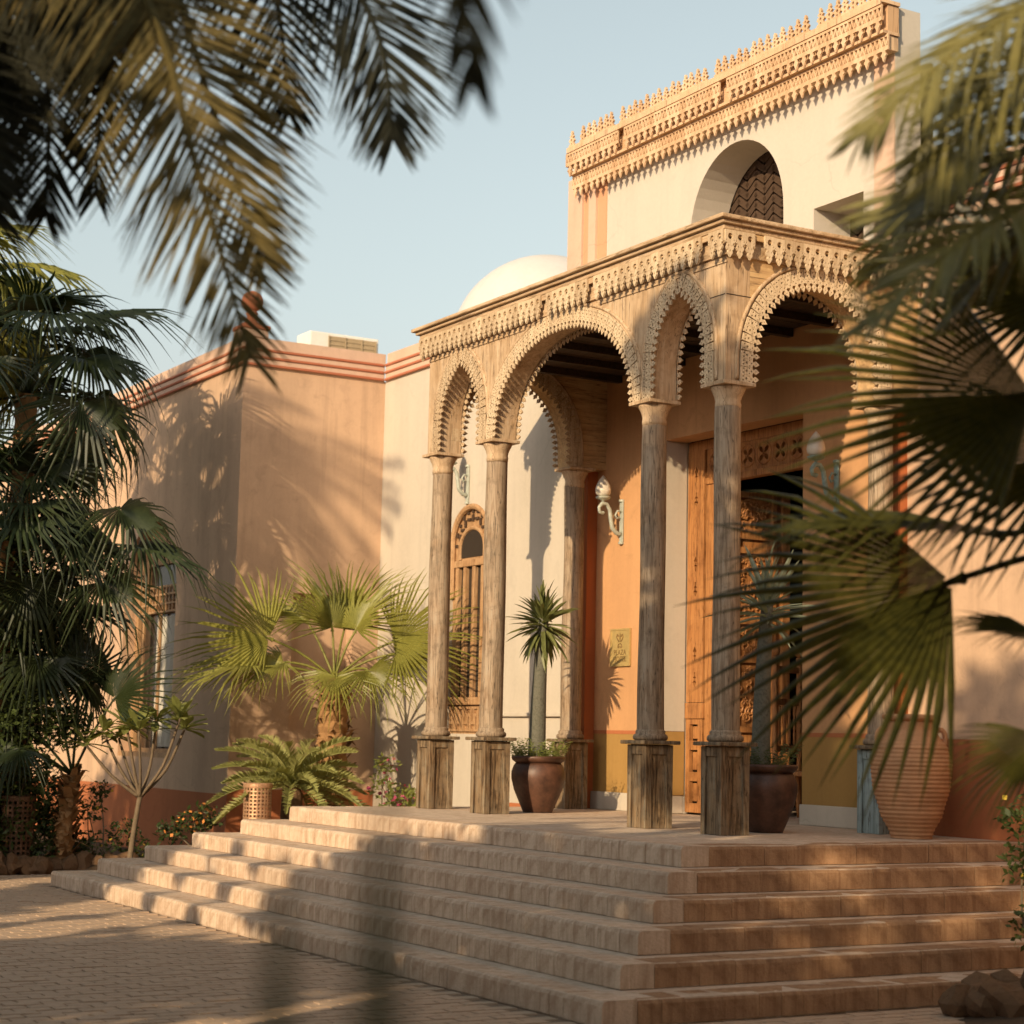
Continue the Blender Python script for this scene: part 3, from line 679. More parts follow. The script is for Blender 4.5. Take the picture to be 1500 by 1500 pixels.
# ---------------------------------------------------------------- wall lamps, plaque
def sconce(y, x, z, label, metal):
    t = thing('wall_lamp', label, 'wall lamp', (x, y, z), 0, 'wall lamps on the entrance wall')
    B(-.02, -.002, -.035, .035, -.22, .27).build('back_plate', metal, t, bevel=.006)
    k = MB()
    for zz in (.27, -.22): k.lathe([(.005, -.02), (.035, -.012), (.035, .012), (.005, .02)], (-.012, 0, zz), 10)
    k.build('plate_knob', metal, t)
    P = [(-.02, 0, -.12), (-.08, 0, -.11), (-.14, 0, -.05), (-.16, 0, .05), (-.175, 0, .15), (-.22, 0, .215), (-.285, 0, .215), (-.325, 0, .165), (-.31, 0, .115), (-.27, 0, .105), (-.25, 0, .14)]
    pts = []
    for i in range(len(P)-1):
        for s in (0, .5): pts.append(Vector(P[i]).lerp(Vector(P[i+1]), s))
    arm = MB().tube(pts, [.026]*8+[.024]*6+[.02]*6, 8); arm.tube([(-.02, 0, .14), (-.07, 0, .15), (-.10, 0, .10), (-.08, 0, .06), (-.05, 0, .08)], .012, 6)
    arm.build('scroll_arm', metal, t, smooth=True)
    MB().lathe([(.012, .215), (.015, .25), (.06, .265), (.085, .28), (.088, .295), (.06, .30)], (-.27, 0, 0), 16).build('lamp_cup', metal, t, smooth=True)
    MB().lathe([(.055, .301), (.085, .33), (.092, .37), (.082, .42), (.06, .47), (.032, .51), (.012, .535), (.001, .545)], (-.27, 0, 0), 18).build('lamp_shade', 'lampglass', t, smooth=True)
    return t
sconce(4.82, XW-.003, 3.26, 'pale flame-shaped wall lamp above the brass plaque left of the door', M['palegreen'])
sconce(1.02, XW-.003, 3.28, 'green wall lamp on a scroll arm right of the dark doorway', M['verdigris'])
sconce(8.30, WX-.003, 4.05, 'wall lamp over the arched window behind the leftmost columns', M['palegreen'])
pl = thing('wall_plaque', 'brass plaque with engraved emblem and lettering left of the door', 'plaque', (XW-.003, 4.80, 1.84))
B(-.02, -.001, -.20, .20, -.215, .215).build('plate', 'brass', pl, bevel=.006)
bd_ = MB()
for a in ((-.026, -.0205, -.20, .20, .195, .215), (-.026, -.0205, -.20, .20, -.215, -.195), (-.026, -.0205, -.20, -.182, -.194, .194), (-.026, -.0205, .182, .20, -.194, .194)): bd_.box(*a)
bd_.build('border', 'brass', pl)
em = MB(); X_ = -.0215
em.plate([(0, .175), (.014, .13), (.008, .07), (-.008, .07), (-.014, .13)], [], FL(X_), .002)
for s in (-1, 1):
    em.tube([(X_, s*.015, .065), (X_, s*.04, .085), (X_, s*.065, .115), (X_, s*.055, .15), (X_, s*.035, .145), (X_, s*.03, .12)], .008, 5)
    em.tube([(X_, s*.008, .045), (X_, s*.035, .03), (X_, s*.04, .0), (X_, s*.02, -.005), (X_, s*.012, .015)], .007, 5)
em.build('emblem', 'brassdark', pl)
def text(s, size, z, parent):
    cu_d = bpy.data.curves.new('lettering', 'FONT'); cu_d.body = s; cu_d.size = size; cu_d.align_x = 'CENTER'; cu_d.extrude = .001
    o = bpy.data.objects.new('lettering', cu_d); COL.objects.link(o); o.parent = parent
    dg = bpy.context.evaluated_depsgraph_get(); me = bpy.data.meshes.new_from_object(o.evaluated_get(dg)); bpy.data.objects.remove(o)
    me.materials.append(M['brassdark']); o = bpy.data.objects.new('lettering', me); COL.objects.link(o); o.parent = parent
    o.matrix_local = Matrix.Translation((-.022, 0, z)) @ Matrix(((0, 0, -1, 0), (-1, 0, 0, 0), (0, 1, 0, 0), (0, 0, 0, 1))); return o
text('PLAZA', .085, -.085, pl); text('HOTEL', .085, -.16, pl)

# ---------------------------------------------------------------- plant builders
def bez(P, n):
    P = [Vector(p) for p in P]; out = []
    k = len(P)-1
    for i in range(n+1):
        t = i/n*k; a = min(int(t), k-1); f = t-a
        p0, p1, p2, p3 = P[max(a-1, 0)], P[a], P[a+1], P[min(a+2, k)]
        out.append(.5*((2*p1)+(p2-p0)*f+(2*p0-5*p1+4*p2-p3)*f*f+(3*p1-p0-3*p2+p3)*f**3))
    return out
def frond(P, n, L, seed, w=.028, droop=.25, lift=.35, r0=.022, spread=1.05, base=.12, up=Vector((0, 0, 1)), stiff=0.):
    g = random.Random(seed); S = bez(P, 28); mb = MB(); m = len(S)
    mb.tube(S, [r0*(1-.85*i/(m-1))+.002 for i in range(m)], 5)
    for i in range(n):
        t = base+(1-base)*(i+g.random()*.6)/n; f = t*(m-1); a = min(int(f), m-2); p = S[a].lerp(S[a+1], f-a); T = (S[min(a+2, m-1)]-S[max(a-1, 0)]).normalized()
        N = (up-T*up.dot(T)); N = N.normalized() if N.length > .05 else T.orthogonal().normalized()
        Sd = T.cross(N); le = L*(.45+.55*math.sin(math.pi*min(1, (t-base)/(1-base)*.9+.12)))*(1 if t < .75 else 1-(t-.75)*1.6)
        for s in (-1, 1):
            sp = spread*(1-.55*t)+g.uniform(-.12, .12); d = (T*math.cos(sp)+Sd*s*math.sin(sp)+N*(lift+g.uniform(-.12, .12))).normalized()
            l = le*g.uniform(.82, 1.1); wd = T.cross(d).cross(d); wd = (wd if wd.length > .01 else N).normalized()
            wd = (wd*.85+N*g.uniform(-.5, .5)).normalized(); dr = droop*g.uniform(.5, 1.5); vs = []
            for k, (q, ww) in enumerate(((0, .5), (.3, 1), (.65, .8), (1, .06))):
                c = p+d*l*q-Vector((0, 0, 1))*dr*l*q*q; vs += [c-wd*w*ww*.5, c+wd*w*ww*.5]
            mb.add(vs, [(0, 1, 3, 2), (2, 3, 5, 4), (4, 5, 7, 6)])
    return mb
def fan_mesh(seed, n=36, half=115, Rr=1., fused=.5, curv=.12, fold=.25, droop=.25, plen=.9, pr=.016, shag=.12):
    g = random.Random(seed); mb = MB(); A = R(half); pit = 2*A/n
    for i in range(n):
        a = -A+(i+.5)*pit; rr = Rr*(1-.22*(abs(a)/A)**2)*g.uniform(.9, 1.06); bend = g.uniform(-shag, shag); dr = droop*g.uniform(.3, 1.7)
        st = [(.03, 1), (.25, 1), (fused*g.uniform(.78, 1.06), 1), (.74, .56), (.9, .26), (1.0, .03)]
        rows = []
        for (q, ww) in st:
            r = q*rr; over = max(0, (q-fused)/(1-fused)); aa = a+bend*over*.5
            hw = math.tan(pit/2)*min(r, fused*rr)*ww*(1 if q <= fused+.06 else .92)
            cx, cy = r*math.cos(aa), r*math.sin(aa); z = -curv*r*r/Rr+fold*abs(math.sin(a))*r-dr*rr*over*over*.75
            px, py = -math.sin(aa), math.cos(aa); zz = .5*hw
            rows.append(((cx-px*hw, cy-py*hw, z-zz), (cx, cy, z+zz), (cx+px*hw, cy+py*hw, z-zz)))
        vs = [p for r_ in rows for p in r_]; k = len(rows)
        mb.add(vs, [f for j in range(k-1) for f in ((3*j, 3*j+1, 3*j+4, 3*j+3), (3*j+1, 3*j+2, 3*j+5, 3*j+4))])
    mb.tube([(-plen, 0, -.14*plen), (-plen*.6, 0, -.03*plen), (-plen*.25, 0, 0), (0, 0, 0), (.12*Rr, 0, -.01)], [pr*1.7, pr*1.2, pr, pr*.9, pr*.3], 6)
    return mb
def orient(pos, x, n, s=1., roll=0.):
    x = Vector(x).normalized(); n = Vector(n); z = n-x*n.dot(x); z = z.normalized() if z.length > .03 else x.orthogonal().normalized()
    if roll: z = Matrix.Rotation(roll, 3, x) @ z
    y = z.cross(x)
    return Matrix(((x.x*s, y.x*s, z.x*s, pos[0]), (x.y*s, y.y*s, z.y*s, pos[1]), (x.z*s, y.z*s, z.z*s, pos[2]), (0, 0, 0, 1)))
E1 = Vector((.864, -.503, 0)); E2 = Vector((0, 0, 1)); E3 = Vector((-.503, -.864, 0))   # along the front, up, towards the path
def trunk(mb, base, top, r0, r1, seed, rings=16, rough=.12, n=10):
    g = random.Random(seed); b, t = Vector(base), Vector(top); P = []; rd = []
    for i in range(rings*2+1):
        f = i/(rings*2); P.append(b.lerp(t, f)+Vector((.03*math.sin(f*5+seed), .03*math.cos(f*4+seed), 0))*min(1, f*3)); rd.append((r0+(r1-r0)*f)*(1+(rough if i % 2 else 0)))
    return mb.tube(P, rd, n)
def boots(base, top, r, n, seed, L=.22, mat=None):
    g = random.Random(seed); mb = MB(); b, t = Vector(base), Vector(top)
    for i in range(n):
        f = (i+.5)/n; c = b.lerp(t, f); a = i*2.4+g.random(); d = Vector((math.cos(a), math.sin(a), 0)); s = Vector((-d.y, d.x, 0)); l = L*g.uniform(.6, 1.2); w = .055*g.uniform(.7, 1.3)
        p0 = c+d*r*.9; p1 = p0+d*l*.45+Vector((0, 0, l*.55)); p2 = p1+d*l*.35+Vector((0, 0, l*.1*g.uniform(-3, 1)))
        mb.add([p0-s*w, p0+s*w, p1+s*w*.6, p1-s*w*.6, p2+s*w*.2, p2-s*w*.2, p0-d*.03-s*w*.6+Vector((0, 0, .08)), p0-d*.03+s*w*.6+Vector((0, 0, .08))], [(0, 1, 2, 3), (3, 2, 4, 5), (6, 7, 2, 3)])
    return mb
def leafcloud(mb, centers, n, size, seed, thin=.45):
    g = random.Random(seed)
    for _ in range(n):
        c, rad = g.choice(centers); d = Vector((g.gauss(0, 1), g.gauss(0, 1), g.gauss(0, 1))).normalized()*rad*g.random()**.4; p = Vector(c)+Vector((d.x, d.y, d.z*.8))
        a = Vector((g.gauss(0, 1), g.gauss(0, 1), g.gauss(0, .7))).normalized(); b = a.orthogonal().normalized(); b = Matrix.Rotation(g.random()*6.28, 3, a) @ b; s = size*g.uniform(.6, 1.3)
        mb.add([p, p+a*s*.5+b*s*thin*.5, p+a*s, p+a*s*.5-b*s*thin*.5], [(0, 1, 2, 3)])
    return mb
FAN = {}
def fanlib(key, mat, **k):
    if key not in FAN:
        FAN[key] = []
        for i in range(3):
            o = fan_mesh(31*i+len(key), **k).build('leaf', mat, None, recalc=False); FAN[key].append(o.data); bpy.data.objects.remove(o)
    return FAN[key]
def put(me, parent, mtx, name='leaf'):
    o = bpy.data.objects.new(name, me); COL.objects.link(o); o.parent = parent; o.matrix_local = mtx; return o
def fan_palm(label, base, crown, leaves, mat, key, group=None, r0=.16, r1=.13, fib=True, **lk):
    """leaves: (along, up, toward) direction of each petiole, tilt of the blade and size; all relative to the crown"""
    base, crown = Vector(base), Vector(crown); t = thing('fan_palm', label, 'palm', base, 0, group); lib = fanlib(key, mat, **lk)
    tr = trunk(MB(), (0, 0, 0), crown-base, r0, r1, len(label)).build('trunk', 'trunkfib' if fib else 'trunk', t)
    if fib: boots((0, 0, .1), crown-base, r0*.95, 90, len(label)).build('leaf_bases', 'trunkfib', t, recalc=False)['kind'] = 'stuff'
    for i, (d, ax, nn, s) in enumerate(leaves):
        dv = E1*d[0]+E2*d[1]+E3*d[2]; a = E1*ax[0]+E2*ax[1]+E3*ax[2]; n = E1*nn[0]+E2*nn[1]+E3*nn[2]
        hub = crown-base+dv; m = orient(hub, a, n, s)
        me = lib[i % len(lib)]; put(me, t, m)
        pet = MB().tube(bez([crown-base, crown-base+dv*.5+Vector((0, 0, .06)), hub-a.normalized()*.05, hub], 8), [.020, .018, .017, .016, .015, .014, .013, .012, .011], 6).build('petiole', mat, t, smooth=True)
    return t

# ---------------------------------------------------------------- palms one sees
FK = dict(n=34, half=100, fused=.40, curv=.18, fold=.28, droop=.32, plen=.05, shag=.16)
bright = fan_palm('bright sunlit fan palm with a shaggy trunk against the ochre wing', (.52, 9.0, -.75), (.466, 9.0, 1.50), [
    ((-.85, .49, .15), (-1, .30, .15), (.15, .35, 1), 1.22), ((-1.02, .12, .35), (-1, -.02, .2), (0, 1, .28), 1.18), ((.06, .02, .35), (.02, -.55, .85), (0, .75, .62), .78),
    ((-.06, .66, -.1), (-.14, 1, 0), (.75, .1, .6), 1.0), ((.26, .64, 0), (.42, 1, 0), (-.75, .3, .55), 1.05), ((-.42, .74, -.25), (-.8, .62, -.2), (.4, .7, .5), .85),
    ((.80, .50, .2), (1, .42, .25), (-.25, .35, .9), 1.12), ((.78, .32, .1), (1, -.06, -.1), (0, .75, .65), 1.05),
    ((.1, .75, -.3), (.1, 1, -.2), (0, .2, 1), 1.0), ((-.65, .18, .1), (-.9, -.25, .3), (0, .9, .4), .9), ((.45, .1, .3), (.7, -.55, .4), (0, .8, .5), .8)],
    'fan', 'bright', r0=.20, r1=.17, **FK)
def radial(n, seed, rp=.9, s=1., e0=-25, e1=75, tow=0.):
    g = random.Random(seed); L = []
    for i in range(n):
        a = i*2.4+g.uniform(-.3, .3); e = R(e0+(e1-e0)*((i+.5)/n)**.8+g.uniform(-8, 8)); q = rp*g.uniform(.8, 1.2)
        d = (q*math.cos(e)*math.cos(a), q*math.sin(e)+.1, q*math.cos(e)*math.sin(a)); e2 = e-R(g.uniform(20, 50))
        ax = (math.cos(e2)*math.cos(a), math.sin(e2), math.cos(e2)*math.sin(a)); nn = (-.5*math.cos(a)*math.sin(e2), 1, -.5*math.sin(a)*math.sin(e2)+.25)
        L.append((d, ax, nn, s*g.uniform(.85, 1.15)))
    return L
DK = dict(n=32, half=105, fused=.48, curv=.2, fold=.18, droop=.6, plen=.05)
fan_palm('tall dark fan palm at the left edge rising above the wing roof', (-3.45, 10.3, GZ), (-3.35, 10.2, 4.95), radial(20, 3, 1.0, 1.15, -50, 80), 'fanshade', 'dark', 'fan palms in the left bed', **DK)
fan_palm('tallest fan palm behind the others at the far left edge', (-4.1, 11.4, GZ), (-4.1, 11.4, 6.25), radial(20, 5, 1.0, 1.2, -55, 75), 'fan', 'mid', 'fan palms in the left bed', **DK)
fan_palm('dark bushy fan palm shading the wing window from the left', (-3.7, 10.0, GZ), (-3.65, 10.0, 3.0), radial(26, 8, .9, 1.05, -60, 70)+[((1.75, .0, .3), (1, -.16, .1), (0, 1, .22), 1.15), ((1.5, .45, .3), (.9, -.5, .2), (.2, .9, .4), 1.1), ((1.35, -.45, .4), (.9, -.45, .2), (.1, .9, .5), 1.0), ((.75, .5, .3), (.8, -.5, .1), (.3, .9, .3), 1.0), ((.5, .9, .2), (.7, .1, .3), (-.2, .8, .5), 1.0)], 'fanshade', 'dark', 'fan palms in the left bed', **DK)
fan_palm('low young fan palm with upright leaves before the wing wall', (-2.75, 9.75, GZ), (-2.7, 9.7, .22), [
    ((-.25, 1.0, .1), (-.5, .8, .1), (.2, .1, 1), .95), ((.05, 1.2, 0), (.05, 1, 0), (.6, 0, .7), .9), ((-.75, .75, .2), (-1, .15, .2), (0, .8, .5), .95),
    ((-.95, .4, .3), (-1, -.2, .2), (0, .9, .4), .9), ((.5, .95, .1), (.5, .7, .2), (-.5, .4, .8), .85), ((-.5, .3, .6), (-.6, -.3, .6), (0, .9, .4), .8)], 'fanshade', 'dark', 'fan palms in the left bed', r0=.10, r1=.09, **DK)
fan_palm('slender fan palm in the middle of the dark left bed', (-3.1, 10.6, GZ), (-3.1, 10.6, 1.7), radial(14, 12, .8, .95, -40, 70), 'fanshade', 'dark', 'fan palms in the left bed', r0=.11, r1=.09, **DK)
RK = dict(n=30, half=66, fused=.56, curv=.10, fold=.10, droop=.2, plen=.05, shag=.06)
fan_palm('deep green fan palm leaning into the picture from the right', (-3.40, -7.95, GZ), (-3.46, -7.91, 1.67), [
    ((-1.02, -.20, .0), (-.93, -.36, .05), (.12, .40, .92), 1.14), ((-.92, .44, .9), (-.98, -.10, .1), (.1, .30, .95), 1.0), ((-.62, .30, .5), (-.95, -.3, .2), (.1, .5, .85), .8), ((-.6, 1.0, .2), (-.9, .2, .2), (.1, .5, .85), .9), ((-.82, .02, -.1), (-1, .10, .15), (.0, 1, .18), 1.12),
    ((-.66, -.84, .1), (-.80, -.58, .15), (-.35, .55, .75), .46), ((-.68, -.42, .1), (-1, .20, .1), (0, .9, .3), .42), ((.5, .6, .2), (.8, .5, .2), (-.4, .6, .6), 1.1), ((.3, .9, -.3), (.3, .9, -.3), (0, .3, 1), 1.1),
    ((.8, 0, .3), (1, -.2, .2), (0, .9, .4), 1.1), ((-.1, .9, -.5), (-.2, .9, -.5), (0, .5, 1), 1.0)], 'fanright', 'right', r0=.14, r1=.12, **RK)

def feather_palm(label, base, crown, fronds, mats, group=None, r0=.2, r1=.16, name='date_palm'):
    base, crown = Vector(base), Vector(crown); t = thing(name, label, 'palm', base, 0, group)
    trunk(MB(), (0, 0, 0), crown-base, r0, r1, 3, 26, .16).build('trunk', 'trunk', t)
    for i, (P, kw, m) in enumerate(fronds):
        kw = dict(kw); n, L = kw.pop('n', 60), kw.pop('L', .45)
        frond([Vector(p)-base for p in P], n, L, i*7+len(label), **kw).build('frond', mats[m], t, recalc=False)
    return t
def arcs(crown, n, seed, l=2.6, e0=10, e1=75, drop=1.0, skip=None):
    g = random.Random(seed); c = Vector(crown); out = []
    for i in range(n):
        a = i*2.4+g.uniform(-.3, .3)
        if skip and skip(a % 6.283): continue
        e = R(e0+(e1-e0)*i/n); d = Vector((math.cos(a), math.sin(a), 0)); ll = l*g.uniform(.8, 1.15)
        P = [c+d*ll*q*math.cos(e*(1-.5*q))+Vector((0, 0, 1))*ll*(q*math.sin(e)-drop*q*q*(.75)) for q in (.02, .3, .6, .85, 1)]
        out.append((P, dict(n=46, L=.5, droop=.5), i % 2))
    return out
dc = (-8.67, -5.31, 4.8); gold = dict(n=120, L=.58, w=.015, droop=.10, lift=.05, r0=.028, base=.16, spread=1.2, up=E3+E2*.3)
dk = dict(gold, L=.50, n=104, w=.015)
fl = [([dc, (-8.0, -6.2, 4.2), (-7.69, -6.64, 3.52), (-7.55, -6.86, 2.85), (-7.36, -7.0, 2.12)], gold, 0),
      ([dc, (-8.0, -6.0, 4.5), (-7.60, -6.42, 3.85), (-7.42, -6.62, 3.2), (-7.22, -6.75, 2.55)], dict(gold, L=.6), 0),
      ([dc, (-7.79, -6.26, 4.57), (-7.19, -6.76, 3.98), (-6.9, -6.97, 3.50), (-6.80, -6.97, 3.05)], dict(gold, L=.52, w=.014), 1),
      ([dc, (-7.91, -5.98, 4.8), (-7.23, -6.19, 4.35), (-6.99, -6.19, 3.87), (-6.90, -6.18, 3.35)], dict(gold, L=.52, w=.014), 1),
      ([dc, (-8.2, -5.73, 4.18), (-7.86, -5.84, 3.58), (-7.79, -5.78, 2.86)], dk, 1), ([dc, (-8.01, -5.25, 4.96), (-7.48, -5.21, 4.11), (-7.35, -5.03, 3.2)], dk, 1),
      ([dc, (-8.4, -5.75, 4.3), (-8.05, -5.98, 3.75), (-7.95, -5.98, 3.2)], dk, 1), ([dc, (-8.0, -5.7, 4.9), (-7.55, -5.95, 4.35), (-7.45, -6.05, 3.75)], dk, 1),
      ([dc, (-8.56, -5.72, 3.92), (-8.25, -5.92, 3.22), (-8.10, -5.98, 2.85)], dk, 1), ([dc, (-8.3, -5.9, 4.4), (-7.95, -6.2, 3.9), (-7.83, -6.35, 3.4)], dk, 1),
      ([dc, (-8.15, -5.6, 4.6), (-7.8, -5.7, 4.1), (-7.68, -5.7, 3.55)], dk, 1), ([dc, (-8.45, -5.55, 4.1), (-8.15, -5.6, 3.5), (-8.02, -5.6, 3.0)], dk, 1), ([dc, (-8.25, -5.75, 4.5), (-7.9, -6.0, 4.0), (-7.72, -6.12, 3.35)], dk, 1),
      ([dc, (-8.5, -5.7, 4.2), (-8.2, -5.85, 3.6), (-8.02, -5.95, 2.75)], dk, 1), ([dc, (-8.35, -5.85, 4.55), (-8.1, -6.1, 4.15), (-7.98, -6.25, 3.6)], dk, 0), ([dc, (-8.1, -5.9, 4.75), (-7.72, -6.3, 4.1), (-7.6, -6.45, 3.45)], dict(gold, L=.5), 0)]
fl += arcs(dc, 22, 4, 2.7, 5, 80, .8, skip=lambda a: a > 4.6 or a < .9)
feather_palm('date palm at the upper left with drooping golden fronds over the path', (-8.9, -5.1, GZ), dc, fl, ['date', 'dateshade'])
bc = (-11.2, -14.3, 3.6)
feather_palm('date palm behind the path whose blurred frond tip hangs at the top', (-11.3, -14.5, GZ), bc, [([bc, (-10.5, -13.4, 3.9), (-9.5, -12.1, 3.35), (-8.72, -10.95, 2.55), (-8.36, -10.45, 1.93)], dict(n=40, L=.34, w=.020, droop=.15, lift=.05, base=.35, spread=.9), 1)]+arcs(bc, 12, 9, 2.2, 0, 70, .8, skip=lambda a: .2 < a < 2.2), ['date', 'dateshade'])
rc = (-4.22, -9.04, 3.05); rk = dict(n=64, L=.50, w=.021, droop=.2, lift=.12, r0=.02, base=.15, spread=1.2, up=E2+E3*.5)
feather_palm('feather palm with arching olive fronds at the upper right edge', (-4.15, -9.2, GZ), rc, [
    ([rc, (-4.75, -9.2, 3.5), (-5.30, -9.08, 3.32), (-5.72, -8.94, 3.04), (-6.02, -8.78, 2.72)], dict(rk, L=.5, lift=0), 0),
    ([rc, (-4.85, -8.91, 2.97), (-5.28, -8.76, 2.80), (-5.49, -8.62, 2.68), (-5.68, -8.50, 2.56)], rk, 0),
    ([rc, (-4.95, -9.06, 2.83), (-5.48, -8.95, 2.54), (-5.75, -8.89, 2.36), (-5.97, -8.72, 2.10)], dict(rk, L=.40), 0),
    ([rc, (-4.52, -8.7, 3.38), (-4.71, -8.34, 3.32), (-4.85, -8.12, 3.11), (-4.87, -7.96, 2.9)], rk, 0),
    ([rc, (-4.75, -8.94, 2.78), (-5.14, -8.81, 2.63), (-5.31, -8.69, 2.46), (-5.39, -8.5, 2.25)], dict(rk, L=.38), 0),
    ([rc, (-4.75, -9.1, 3.3), (-5.2, -9.0, 3.15), (-5.55, -8.88, 2.9), (-5.75, -8.8, 2.6)], rk, 0), 
    ([rc, (-4.65, -9.0, 3.45), (-5.0, -8.85, 3.4), (-5.3, -8.7, 3.22), (-5.5, -8.6, 2.95)], rk, 0),
    ([rc, (-4.7, -8.8, 3.2), (-5.0, -8.55, 3.1), (-5.2, -8.35, 2.92), (-5.3, -8.2, 2.7)], rk, 0)]+arcs(rc, 16, 6, 1.9, 0, 80, .8, skip=lambda a: 1.9 < a < 4.0), ['cocos', 'dateshade'], r0=.16, r1=.12, name='feather_palm')

# ---------------------------------------------------------------- cycad, plumeria, potted trees
cy = thing('cycad', 'yellow green cycad rosette behind the copper lantern', 'cycad', (-.20, 8.7, -.27))
MB().lathe([(.10, -.3), (.14, 0), (.13, .3), (.08, .42)], n=12).build('stem', 'trunk', cy)
g = random.Random(5)
for i in range(42):
    a = i*2.4; e = R(-8+82*(i/42)); l = 1.05*g.uniform(.85, 1.1); d = Vector((math.cos(a), math.sin(a), 0)); c0 = Vector((0, 0, .42))
    P = [c0+d*l*q*math.cos(e*(1-.35*q))+Vector((0, 0, 1))*l*(q*math.sin(e)-.42*q*q) for q in (.03, .35, .7, 1)]
    frond(P, 40, .15, i, w=.024, droop=.05, lift=.7, r0=.010, spread=1.15, base=.12).build('frond', 'cycad', cy, recalc=False)
pt = thing('plumeria_tree', 'small bare branched tree with leaf rosettes before the wing window', 'small tree', (-2.1, 9.2, GZ))
mb = MB(); Z0 = .94
tips = [(-.62, .62, .2), (-.44, .76, 0), (-.13, .85, .2), (.2, .92, 0), (.5, .95, .1), (.52, .82, -.2), (-.3, .7, -.3), (.05, .8, .4)]
mb.tube(bez([(0, 0, 0), (.03, 0, .4), (.10, 0, Z0)], 8), [.045, .043, .04, .038, .036, .034, .033, .032, .03], 8)
for i, (x, z, y) in enumerate(tips):
    e = E1*x+E3*y*.8; mb.tube(bez([(.10, 0, Z0-.01), Vector((.10, 0, Z0))+e*.55+Vector((0, 0, z*.4)), Vector((.06, 0, Z0+z))+e], 8), [.026, .024, .022, .02, .019, .018, .017, .016, .015], 6)
mb.build('branches', 'stem', pt, smooth=True)
g = random.Random(8)
def paddle(l, w):
    vs = []; st = [(0, .08), (.3, .6), (.6, 1), (.85, .7), (1, .05)]
    for q, ww in st: vs += [(q*l, -w*ww/2, .05*l*q-.16*l*q*q+.015), (q*l, 0, .05*l*q-.16*l*q*q), (q*l, w*ww/2, .05*l*q-.16*l*q*q+.015)]
    return MB().add(vs, [f for j in range(4) for f in ((3*j, 3*j+1, 3*j+4, 3*j+3), (3*j+1, 3*j+2, 3*j+5, 3*j+4))])
pm_ = paddle(.32, .115).build('leaf', 'plum', pt, recalc=False); first = True
for (x, z, y) in tips:
    c = Vector((.06, 0, Z0+z))+E1*x+E3*y*.8
    for i in range(13):
        a = i*2.4+g.random(); e = R(g.uniform(-20, 60)); d = Vector((math.cos(a)*math.cos(e), math.sin(a)*math.cos(e), math.sin(e)))
        m = orient(c+d*.02, d, Vector((0, 0, 1)), g.uniform(.75, 1.15))
        if first: pm_.matrix_local = m; first = False
        else: inst(pm_, pt, m)
def strap(l, w, fold=.3):
    vs = []; st = [(0, .6), (.25, 1), (.6, .85), (.85, .5), (1, .03)]
    for q, ww in st: z = .12*l*q-.22*l*q*q; vs += [(q*l, -w*ww/2, z+fold*w*ww), (q*l, 0, z), (q*l, w*ww/2, z+fold*w*ww)]
    return MB().add(vs, [f for j in range(4) for f in ((3*j, 3*j+1, 3*j+4, 3*j+3), (3*j+1, 3*j+2, 3*j+5, 3*j+4))])
def pot(loc, label, R0=.29, H=.60, group='glazed pots on the platform'):
    t = thing('plant_pot', label, 'plant pot', loc, 0, group)
    prof = [(.155, 0), (.165, .02), (.20, .10), (.26, .24), (.29, .36), (.29, .43), (.265, .50), (.245, .525)]
    MB().lathe([(r*R0/.29, z*H/.6) for r, z in prof]+[(.225*R0/.29, .53*H/.6), (.2*R0/.29, .47*H/.6)], n=32).build('body', 'pot', t, smooth=True)
    MB().lathe([(r*R0/.29, z*H/.6) for r, z in [(.243, .526), (.285, .555), (.293, .585), (.285, .60), (.25, .60), (.235, .56)]], n=32).build('rim', 'pot', t, smooth=True)
    MB().lathe([(.001, .53*H/.6), (.235*R0/.29, .535*H/.6), (.235*R0/.29, .50*H/.6)], n=24).build('soil', 'soil', t)
    return t
def pot_tree(loc, label, h, r, L, n, mat, seed, w=.034, lean=(0, 0), e0=-35):
    t = thing('potted_tree', label, 'potted plant', loc); g = random.Random(seed)
    tp = Vector((lean[0], lean[1], h)); mb = MB(); P = bez([(0, 0, 0), Vector((lean[0]*.3, lean[1]*.3, h*.5)), tp], 12)
    mb.tube(P, [r*(1.0-.42*i/12) for i in range(13)], 14); mb.build('trunk', 'spinytrunk', t, smooth=True)
    sp = MB()
    for i in range(420):
        f = g.random(); c = P[min(11, int(f*12))].lerp(P[min(12, int(f*12)+1)], f*12 % 1); a = g.random()*6.28; rr = r*(1-.42*f); d = Vector((math.cos(a), math.sin(a), .3)); s_ = Vector((-d.y, d.x, 0))
        sp.add([c+d*rr*.95-s_*.003, c+d*rr*.95+s_*.003, c+d*(rr+.028)], [(0, 1, 2)])
    tag(sp.build('spines', 'stem', t, recalc=False), kind='stuff')
    lf = strap(L, w).build('leaf', mat, t, recalc=False)
    for i in range(n):
        a = i*2.4+g.uniform(-.3, .3); e = R(e0+(88-e0)*(i/n)+g.uniform(-16, 16)); d = Vector((math.cos(a)*math.cos(e), math.sin(a)*math.cos(e), math.sin(e)))
        m = orient(tp+d*.03-Vector((0, 0, .16*(1-i/n))), d, Vector((g.uniform(-.5, .5), g.uniform(-.5, .5), 1)), g.uniform(.6, 1.2))
        if i == 0: lf.matrix_local = m
        else: inst(lf, t, m)
    return t
